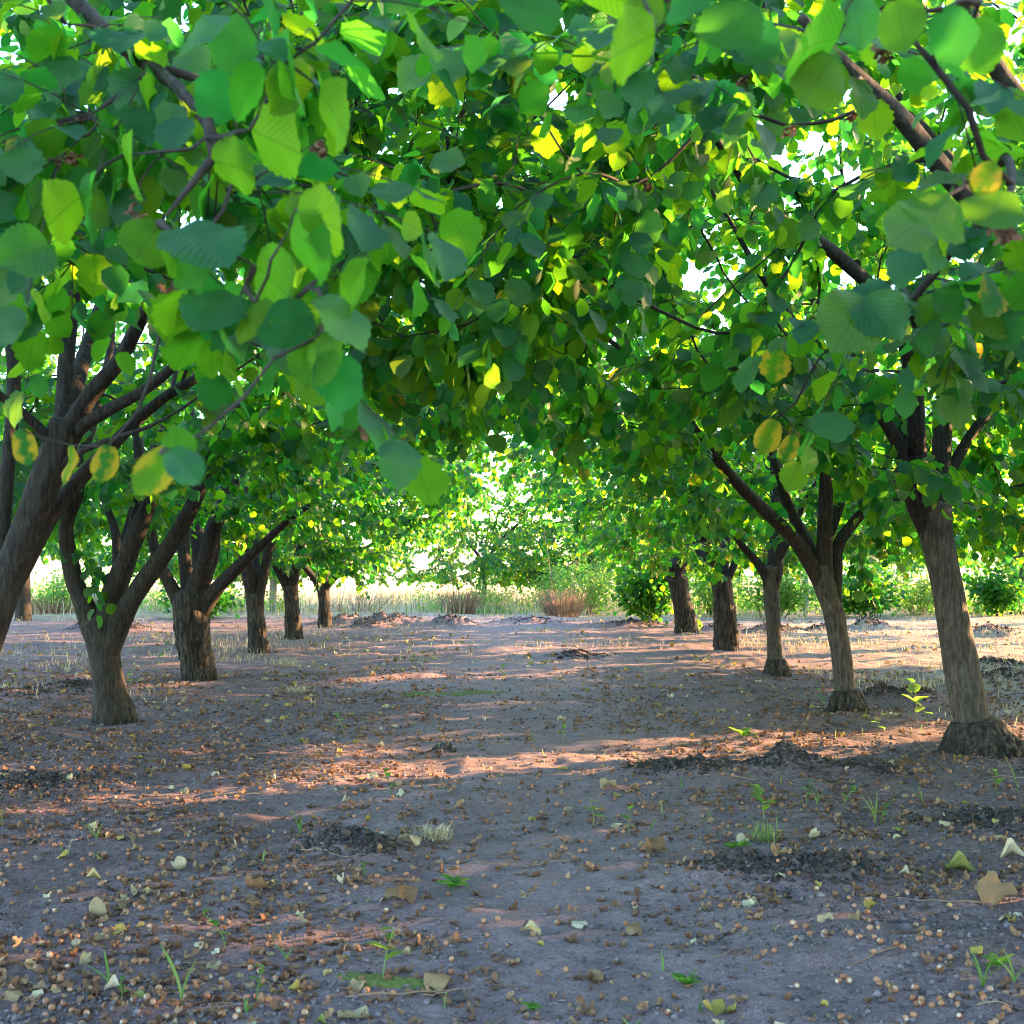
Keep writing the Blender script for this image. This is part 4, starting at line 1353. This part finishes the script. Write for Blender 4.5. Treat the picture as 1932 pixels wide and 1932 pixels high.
off_track = lambda p: np.clip(np.abs(p[:, 0] - 0.25) / 0.9, 0.25, 1)
cp = wedge(52000, 3.2, 12, 1.5)
cp = cp[r.uniform(0, 1, len(cp)) < off_track(cp) * np.clip(fbm2(cp[:, 0], cp[:, 1], .7, 2, 61) + .7, .1, 1)]
lumps('soil_crumbs', 'loose dark crumbs of soil strewn over the bare ground', cp, r.gamma(2.0, 0.0023, len(cp)) + 0.002, M_CLOD, 1)
mp_ = []
for (cx, cy, rad, h) in _M:
    nn = int(np.clip(1500 * rad * 4 / max(cy / 7, 1), 80, 1100))
    mp_.append(np.stack([cx + r.normal(0, rad * .5, nn), cy + r.normal(0, rad * .42, nn)], 1))
mp_ = np.concatenate(mp_)
lumps('mound_clods', 'dark clods on the molehills and dug-up soil mounds', mp_, r.gamma(1.6, 0.0038, len(mp_)) + 0.003, M_FRESH, 2)


# ------------------------------------------------------------------ nuts, husks, fallen leaves
def nut_mesh(seed):
    r = np.random.default_rng(seed)
    prof = [(-.86, 0.30), (-.72, .62), (-.35, .93), (0.05, 1.0), (.45, .84), (.78, .48), (.98, .12)]
    seg = 9
    V = []
    for z, w in prof:
        for k in range(seg):
            a = k / seg * 6.283
            V.append([math.cos(a) * w, math.sin(a) * w * .93, z])
    V.append([0, 0, 1.05]); V.append([0, 0, -.9])
    F = []
    for i in range(len(prof) - 1):
        for k in range(seg):
            a, b = i * seg + k, i * seg + (k + 1) % seg
            F += [(a, b, b + seg), (a, b + seg, a + seg)]
    n = len(prof)
    for k in range(seg):
        F += [((n - 1) * seg + k, (n - 1) * seg + (k + 1) % seg, n * seg), ((k + 1) % seg, k, n * seg + 1)]
    V = np.array(V) * (1 + r.normal(0, 0.015, (len(V), 1)))
    me = mesh_from('hazelnut', V, np.array(F), M_NUT, True, attrs={'leaf_var': np.full(len(F), seed * .31 % 1)})
    me.materials.append(M_SCAR)
    idx = np.zeros(len(F), np.int32)
    idx[:2 * seg] = 1
    idx[-2 * seg + 1::2] = 1
    me.polygons.foreach_set('material_index', idx)
    return me, V, np.array(F)


def curl_leaf(seed):
    r = np.random.default_rng(seed)
    V, F, U = blade([.08, .2, .34, .5, .66, .8, .92], 5, r.uniform(-.5, .9), r.uniform(0, .2), r.uniform(.15, .6), r.uniform(.5, 3.2), seed, 0.18, 0.012)
    tw = r.uniform(-.9, .9)
    a = tw * (V[:, 1] - .5)
    V = np.stack([V[:, 0] * np.cos(a) - V[:, 2] * np.sin(a), V[:, 1] - .5, V[:, 0] * np.sin(a) + V[:, 2] * np.cos(a)], 1)
    if r.uniform() < .5:
        V[:, 2] *= -1
    if r.uniform() < .15:        # folded along the midrib
        V[:, 2] += np.abs(V[:, 0]) * 1.1
        V[:, 0] *= .55
    V[:, 2] -= V[:, 2].min()
    return V, F, U


MARKS = [(495, 1668, 'the folded yellow leaf'), (1460, 1642, 'the white-backed leaf'), (770, 1592, 'the ochre curled leaf'), (1232, 1607, 'the cream rolled leaf'),
         (1120, 1822, 'the small tilted cream leaf'), (1350, 1902, 'the large pale leaf at the bottom edge'), (1000, 1752, 'the whitish leaf on the track'),
         (1195, 1748, 'the green and orange leaf'), (830, 1838, 'the long yellowish leaf'), (1145, 1492, 'the orange rolled leaf'), (1555, 1752, 'the pointed cream leaf'),
         (1880, 1712, 'the long grey-green leaf'), (190, 1712, 'the tan crumpled leaf on the left'), (670, 1898, 'the green and yellow leaf'), (350, 1625, 'the flat pale green leaf'),
         (640, 1592, 'the small molehill'), (1480, 1462, 'the dug soil mound by the leaning trunk'), (220, 1360, 'the three-limbed left trunk'), (1840, 1425, 'the leaning right trunk'),
         (1598, 1340, 'the second right trunk'), (378, 1280, 'the shaggy left trunk'), (740, 1835, 'the small moss patch'), (855, 1312, 'the olive moss patch'),
         (60, 1560, 'the left edge at mid ground'), (60, 1850, 'the lower left corner'), (1880, 1870, 'the lower right corner'), (300, 1860, 'the tall sprout at lower left'),
         (1440, 1560, 'the grass tuft right of the track'), (820, 1580, 'the dry grass tuft'), (1690, 1590, 'the sprouts at the right'), (1050, 1400, 'the middle of the track')]
MARKP = np.array([px(x, y, CAMZ * FPX / (y - HY))[:2] for x, y, _ in MARKS])
ORD = ['nearest', 'second', 'third', 'fourth', 'fifth', 'sixth', 'seventh', 'eighth', 'ninth', 'tenth', 'eleventh', 'twelfth', 'thirteenth', 'fourteenth', 'fifteenth',
       'sixteenth', 'seventeenth', 'eighteenth', 'nineteenth', 'twentieth']


for _t in ('twenty', 'thirty', 'forty', 'fifty', 'sixty', 'seventy', 'eighty', 'ninety'):
    ORD += [_t + '-' + u for u in ('first', 'second', 'third', 'fourth', 'fifth', 'sixth', 'seventh', 'eighth', 'ninth')]


def tell_apart(objs, noun):
    """label every small thing by its rank on one side of a landmark"""
    cells = {}
    for o in objs:
        p = np.array(o.location[:2])
        d = MARKP - p
        k = int(np.argmin(np.hypot(d[:, 0], d[:, 1])))
        dx, dy = p - MARKP[k]
        side = ('right of' if dx > 0 else 'left of') if abs(dx) > abs(dy) else ('behind' if dy > 0 else 'in front of')
        cells.setdefault((k, side), []).append((math.hypot(dx, dy), o))
    for (k, side), lst in cells.items():
        lst.sort(key=lambda t: t[0])
        for i, (_, o) in enumerate(lst):
            o['label'] = (ORD[i] if i < len(ORD) else 'outlying') + ' ' + noun + ' ' + side + ' ' + MARKS[k][2]


def place(o, x, y, z, s, rot):
    o.location = (x, y, z)
    o.rotation_euler = rot
    o.scale = s if isinstance(s, tuple) else (s, s, s)


def clumpy(n, d0, d1, power, seed, centre=0.3):
    p = wedge(n, d0, d1, power)
    w = np.clip((fbm2(p[:, 0], p[:, 1], .55, 3, seed) + .55) * 1.1, .04, 1) * np.clip(np.abs(p[:, 0] - .25) / 1.0, centre, 1)
    return p[r.uniform(0, 1, len(p)) < w]


def joined_pieces(name, label, cat, V0s, pts, size, tilt, mat, lift, seed):
    r = np.random.default_rng(seed)
    z = ground_z(pts[:, 0], pts[:, 1])
    VV, FF, AA, n = [], [], [], 0
    k = r.integers(0, len(V0s), len(pts))
    for ti, tpl in enumerate(V0s):
        V0, F0 = tpl[0], tpl[1]
        s = np.where(k == ti)[0]
        if not len(s):
            continue
        a = r.uniform(0, 6.28, len(s)); b = r.normal(0, tilt, len(s))
        ca, sa, cb, sb = np.cos(a)[:, None], np.sin(a)[:, None], np.cos(b)[:, None], np.sin(b)[:, None]
        v = V0[None] * size[s][:, None, None]
        y = v[..., 1] * cb - v[..., 2] * sb
        zz = v[..., 1] * sb + v[..., 2] * cb
        v = np.stack([v[..., 0] * ca - y * sa, v[..., 0] * sa + y * ca, zz], -1)
        v += np.stack([pts[s, 0], pts[s, 1], z[s] + size[s] * lift], 1)[:, None]
        VV.append(v.reshape(-1, 3)); FF.append((F0[None] + (np.arange(len(s)) * len(V0))[:, None, None] + n).reshape(-1, 3))
        AA.append(np.repeat(r.uniform(0, 1, len(s)), len(F0)))
        n += len(s) * len(V0)
    return link(name, mesh_from(name, np.concatenate(VV), np.concatenate(FF), mat, True, attrs={'leaf_var': np.concatenate(AA)}), label=label, cat=cat, kind='stuff')


NUTS = [nut_mesh(s) for s in range(4)]
np_ = clumpy(3000, 3.3, 13, 1.5, 71, .35)
np_ = np_[np.argsort(np_[:, 1])]
nuts = []
for (x, y) in np_[:300]:
    s = r.uniform(0.0085, 0.0112)
    o = link('hazelnut', NUTS[int(r.integers(4))][0], cat='hazelnut', group='hazelnuts lying on the soil')
    nuts.append(o)
    place(o, x, y, gz(x, y) + s * .7, s, (r.uniform(0, 6.28), r.uniform(0, 6.28), r.uniform(0, 6.28)))
tell_apart(nuts, 'brown hazelnut')
far = np_[300:]
joined_pieces('scattered_hazelnuts', 'many small brown hazelnuts scattered over the soil further back', 'hazelnuts', [(n[1], n[2]) for n in NUTS[:2]], far, r.uniform(.008, .0105, len(far)), 1.5, M_NUT, .7, 5)

hp = clumpy(24000, 3.3, 14, 1.35, 72, .3)
hp = hp[np.argsort(hp[:, 1])]
husks = []
for (x, y) in hp[:300]:
    s = r.uniform(0.010, 0.023)
    o = link('nut_husk', HM[int(r.integers(10))], cat='nut husk', group='dry husks lying on the soil')
    husks.append(o)
    place(o, x, y, gz(x, y) - s * .1, (s, s, s * r.uniform(.5, .9)), (r.normal(0, .35), r.normal(0, .35), r.uniform(0, 6.28)))
tell_apart(husks, 'crumpled brown husk')
far = hp[300:]
joined_pieces('scattered_husks', 'litter of small dry nut husks spread over the soil further back', 'nut husks', HUSKS, far, r.uniform(.011, .026, len(far)), .6, M_HUSK, -.1, 6)

CURL = [curl_leaf(s) for s in range(300, 316)]
CM = [mesh_from('fallen_leaf', v, f, M_FALLEN, True, u, {'leaf_var': np.full(len(f), i * .29 % 1)}) for i, (v, f, u) in enumerate(CURL)]
# the ones that can be named, from the photograph: x, y, size in photo px, label
NAMED = [(495, 1668, 66, 'yellow leaf folded upright on the soil, left foreground'), (1460, 1642, 48, 'white-backed fallen leaf beside a dug clod, right foreground'),
         (770, 1592, 44, 'ochre leaf curled on the soil right of the small molehill'), (1232, 1607, 52, 'pale cream rolled leaf right of the track'),
         (1120, 1822, 40, 'small cream leaf lying tilted at the bottom of the track'), (1350, 1902, 72, 'large pale curled leaf at the bottom edge, right of centre'),
         (1000, 1752, 40, 'flat whitish leaf lying across the worn track'), (1195, 1748, 46, 'green and orange half-dried leaf on the track'),
         (830, 1838, 58, 'long yellowish curled leaf at the bottom, left of the track'), (1145, 1492, 34, 'orange rolled leaf in the dark streak of soil'),
         (1555, 1752, 32, 'pointed cream leaf standing on dark soil, right foreground'), (1880, 1712, 74, 'long pale grey-green leaf near the right edge'),
         (1810, 1650, 56, 'grey-green crumpled leaf near the right edge'), (1910, 1640, 50, 'yellow-tan leaf at the right edge'),
         (760, 1690, 60, 'thin pale leaf curled like a shaving, left of the track'), (190, 1712, 44, 'tan crumpled leaf on the left of the ground'),
         (670, 1898, 62, 'green and yellow leaf lying at the bottom left of centre'), (350, 1625, 40, 'pale green leaf lying flat on the left soil')]
for i, (x, y, sp, lab) in enumerate(NAMED):
    d = CAMZ * FPX / (y - HY)
    q = px(x, y, d)
    o = link('fallen_leaf', CM[i % 16], label=lab, cat='fallen leaf', group='named fallen leaves')
    s = sp / FPX * d * 1.05
    place(o, q[0], q[1], gz(q[0], q[1]) + .001, s, (r.normal(0, .25), r.normal(0, .25), r.uniform(0, 6.28)))
fp = clumpy(1900, 3.4, 20, 1.3, 73, .45)
fp = fp[np.argsort(fp[:, 1])]
drys = []
for (x, y) in fp[:280]:
    s = r.uniform(0.024, 0.060)
    o = link('fallen_leaf', CM[int(r.integers(16))], cat='fallen leaf', group='dry leaves lying on the soil')
    drys.append(o)
    place(o, x, y, gz(x, y) + .001, s, (r.normal(0, .3), r.normal(0, .3), r.uniform(0, 6.28)))
tell_apart(drys, 'small dry leaf')
far = fp[280:]
extra = np.concatenate([far, scatter(2200, -9, 9, 11, 25, patch(74, .9, .8))])
joined_pieces('leaf_litter', 'scattered dry leaves on the ground among the farther trees', 'dry leaves', CURL, extra, r.uniform(.03, .075, len(extra)), .3, M_FALLEN, 0.02, 7)

# thin twigs and stalks
twl = []
for i in range(46):
    p = wedge(1, 3.5, 10, 1.3)
    if not len(p):
        continue
    x, y = p[0]
    a = r.normal(0, .5) + (math.pi if r.uniform() < .5 else 0)
    L = r.uniform(.10, .38)
    t = np.linspace(0, 1, 8)
    P = np.stack([math.cos(a) * L * t + r.normal(0, .006, 8), math.sin(a) * L * t + .03 * np.sin(t * 3 + i), 0 * t], 1)
    P[:, 2] = ground_z(x + P[:, 0], y + P[:, 1]) + .004 + .012 * np.sin(t * 3.1) * r.uniform(0, 1)
    V, F, c = tube(P, np.linspace(.0026, .0012, 8), 5)
    twl.append(link('fallen_twig', mesh_from('fallen_twig', V, F, M_STEM), loc=(x, y, 0), cat='twig', group='thin twigs lying on the soil'))

tell_apart(twl, 'thin brown twig')
# ------------------------------------------------------------------ seedlings, tufts, moss
sprouts = {}
WL = leaf_meshes('seedling_leaf', [blade([.12, .3, .5, .7, .88], 3, .3, .2, .05, 0, 90 + k) for k in range(3)], M_WEED, (0.0,))[0]
SEED = [(725, 1840, 90, 'm'), (350, 1870, 110, 'b'), (430, 1770, 60, 'm'), (215, 1840, 70, 'g'), (860, 1665, 46, 'c'), (1120, 1555, 46, 'm'), (1185, 1585, 50, 'm'), (1440, 1560, 70, 'm'),
        (1340, 1540, 30, 'b'), (1540, 1525, 30, 'b'), (1650, 1555, 60, 'b'), (1520, 1520, 40, 'm'), (1740, 1520, 50, 'b'), (1590, 1530, 34, 'm'), (1880, 1500, 40, 'm'), (1920, 1500, 80, 'b'),
        (1290, 1850, 46, 'c'), (1300, 1850, 30, 'm'), (490, 1880, 60, 'm'), (470, 1900, 30, 'b'), (240, 1870, 40, 'm'), (545, 1790, 44, 'b'), (1005, 1875, 30, 'c'), (1190, 1925, 36, 'b'),
        (1850, 1875, 90, 'b'), (1910, 1870, 60, 'b'), (1880, 1840, 40, 'c'), (740, 1500, 40, 'm'), (190, 1570, 40, 'b'), (15, 1545, 24, 'm'), (570, 1570, 50, 'b'), (500, 1610, 26, 'b'),
        (690, 1650, 24, 'm'), (1400, 1395, 36, 'c'), (1655, 1385, 40, 'm'), (1550, 1340, 34, 'm'), (1730, 1380, 90, 'm'), (1750, 1370, 60, 'm'), (650, 1385, 30, 'm'), (1660, 1560, 40, 'm'),
        (1225, 1570, 30, 'b'), (1390, 1600, 34, 'c'), (1060, 1400, 30, 'm'), (950, 1290, 28, 'm'), (300, 1255, 40, 'm'), (250, 1300, 30, 'm'), (840, 1880, 26, 'm'), (1320, 1900, 26, 'b')]
for i, (x, y, hp_, kd) in enumerate(SEED):
    y = min(y, 1940)
    d = CAMZ * FPX / (y - HY)
    q = px(x, y, d)
    h = hp_ / FPX * d * 1.05
    wh = {'m': 'leafy green seedling', 'b': 'thin grass sprout', 'c': 'low rosette weed'}[kd if kd in 'mbc' else 'b']
    root = link('weed_seedling', None, loc=(q[0], q[1], gz(q[0], q[1])), cat='seedling', group='seedlings sprouting from the soil')
    sprouts.setdefault(wh, []).append(root)
    if kd == 'm':
        t = np.linspace(0, 1, 6)
        P = np.stack([h * .3 * r.normal() * t ** 2, h * .15 * r.normal() * t, h * t], 1)
        V, F, c = tube(P, np.linspace(.0022, .0014, 6), 5)
        link('stem', mesh_from('stem', V, F, M_GRASS, attrs={'leaf_var': np.full(len(F), .6)}), root)
        nlv = int(r.integers(3, 6))
        for k in range(nlv):
            f = .35 + .65 * (k + 1) / nlv
            pt = P[min(5, int(f * 5))]
            a = k * 2.4 + r.uniform(0, 1)
            o = link('seedling_leaf', WL[k % 3], root)
            yv = norm([math.cos(a), math.sin(a), r.uniform(-.1, .9)])
            xx, yy, zz = leaf_frame(yv[None], np.array([[0, 0, 1.0]]))
            s = h * r.uniform(.28, .5)
            o.matrix_basis = Matrix(((xx[0][0] * s * .7, yy[0][0] * s, zz[0][0] * s, pt[0]), (xx[0][1] * s * .7, yy[0][1] * s, zz[0][1] * s, pt[1]), (xx[0][2] * s * .7, yy[0][2] * s, zz[0][2] * s, pt[2]), (0, 0, 0, 1)))
    elif kd == 'c':
        for k in range(8):
            a = k * .785 + r.uniform(-.3, .3)
            o = link('seedling_leaf', WL[k % 3], root)
            yv = norm([math.cos(a), math.sin(a), r.uniform(.2, 1.1)])
            xx, yy, zz = leaf_frame(yv[None], np.array([[0, 0, 1.0]]))
            s = h * r.uniform(.6, .95)
            o.matrix_basis = Matrix(((xx[0][0] * s * .5, yy[0][0] * s, zz[0][0] * s, 0), (xx[0][1] * s * .5, yy[0][1] * s, zz[0][1] * s, 0), (xx[0][2] * s * .5, yy[0][2] * s, zz[0][2] * s, .004), (0, 0, 0, 1)))
    else:
        for k in range(int(r.integers(2, 5))):
            a = r.uniform(0, 6.28)
            t = np.linspace(0, 1, 6)[:, None]
            ln = r.uniform(.15, .9)
            C = np.array([[0, 0, 0]]) + np.array([math.cos(a), math.sin(a) * .5, 0]) * h * ln * t ** 1.8 + np.array([0, 0, 1]) * h * t * r.uniform(.6, 1)
            w = np.array([.0026, .003, .003, .0026, .0018, .0005])[:, None] * np.array([[1, .2, 0]])
            V = np.concatenate([C - w, C + w])
            F = [(j, j + 6, j + 7, j + 1) for j in range(5)]
            link('grass_blade', mesh_from('grass_blade', V, np.array(F), M_GRASS, attrs={'leaf_var': np.full(5, r.uniform())}), root)


for wh, lst in sprouts.items():
    tell_apart(lst, wh)


def tuft(label, x, y, w, h, n, mat, seed):
    d = CAMZ * FPX / (y - HY)
    q = px(x, y, d)
    rr = np.random.default_rng(seed)
    V, F, A, c = [], [], [], 0
    for i in range(n):
        a = rr.uniform(0, 6.28)
        b = np.array([rr.normal(0, w * .35), rr.normal(0, w * .3), 0])
        e = b + np.array([math.cos(a) * w * rr.uniform(.3, 1), math.sin(a) * w * rr.uniform(.3, .9), h * rr.uniform(.2, 1)])
        m = (b + e) / 2 + np.array([0, 0, h * .25])
        sd = np.array([-math.sin(a), math.cos(a), 0]) * .0016
        V += [b - sd, b + sd, m + sd, m - sd, e]
        F += [(c, c + 1, c + 2), (c, c + 2, c + 3), (c + 3, c + 2, c + 4)]
        A += [rr.uniform()] * 3
        c += 5
    link('grass_tuft', mesh_from('grass_tuft', np.array(V), np.array(F), mat, False, attrs={'leaf_var': A}), loc=(q[0], q[1], gz(q[0], q[1]) + .002), label=label, cat='grass tuft')


tuft('pale dry grass tuft beside the track above the small molehill', 820, 1580, .10, .07, 160, M_STRAW, 1)
tuft('yellow-green grass tuft right of the track', 1440, 1588, .09, .11, 60, M_GRASS, 2)
tuft('straw-coloured tuft left of the track, far', 540, 1255, .22, .14, 160, M_STRAW, 3)
tuft('dry tuft right of the second left trunk', 560, 1300, .18, .07, 120, M_STRAW, 4)


def moss(label, x, y, rx, ry, seed):
    d = CAMZ * FPX / (y - HY)
    q = px(x, y, d)
    nr_, na = 14, 44
    V, F = [[0, 0, 0]], []
    rr = np.random.default_rng(seed)
    edge = 1 + .3 * np.interp(np.arange(na), np.linspace(0, na, 12), np.r_[(e := rr.normal(0, 1, 11)), e[0]])
    for i in range(1, nr_ + 1):
        for k in range(na):
            a = k / na * 6.283
            t = i / nr_
            V.append([math.cos(a) * rx * t * edge[k], math.sin(a) * ry * t * edge[k], 0])
    V = np.array(V)
    t = np.r_[0, np.repeat(np.arange(1, nr_ + 1) / nr_, na)]
    V[:, 2] = ground_z(V[:, 0] + q[0], V[:, 1] + q[1]) + .012 * (1 - t ** 3) - .006 * (t > .99) + .006 * vnoise(np.stack([V[:, 0] * 60, V[:, 1] * 60, 0 * t], 1), 5) * (1 - t)
    for k in range(na):
        F.append((0, 1 + k, 1 + (k + 1) % na))
    for i in range(nr_ - 1):
        for k in range(na):
            a, b = 1 + i * na + k, 1 + i * na + (k + 1) % na
            F += [(a, a + na, b + na), (a, b + na, b)]
    link('moss_patch', mesh_from('moss_patch', V, np.array(F), M_MOSS), loc=(q[0], q[1], 0), label=label, cat='moss')


moss('olive green moss patch in the pale band of soil', 855, 1312, .42, .22, 1)
moss('small brown-green moss patch at the bottom of the ground', 740, 1835, .13, .06, 2)
print('LEAVES', LEAF_COUNT, 'OBJECTS', len(scene.objects), 'TRIS', sum(len(m.polygons) for m in bpy.data.meshes))
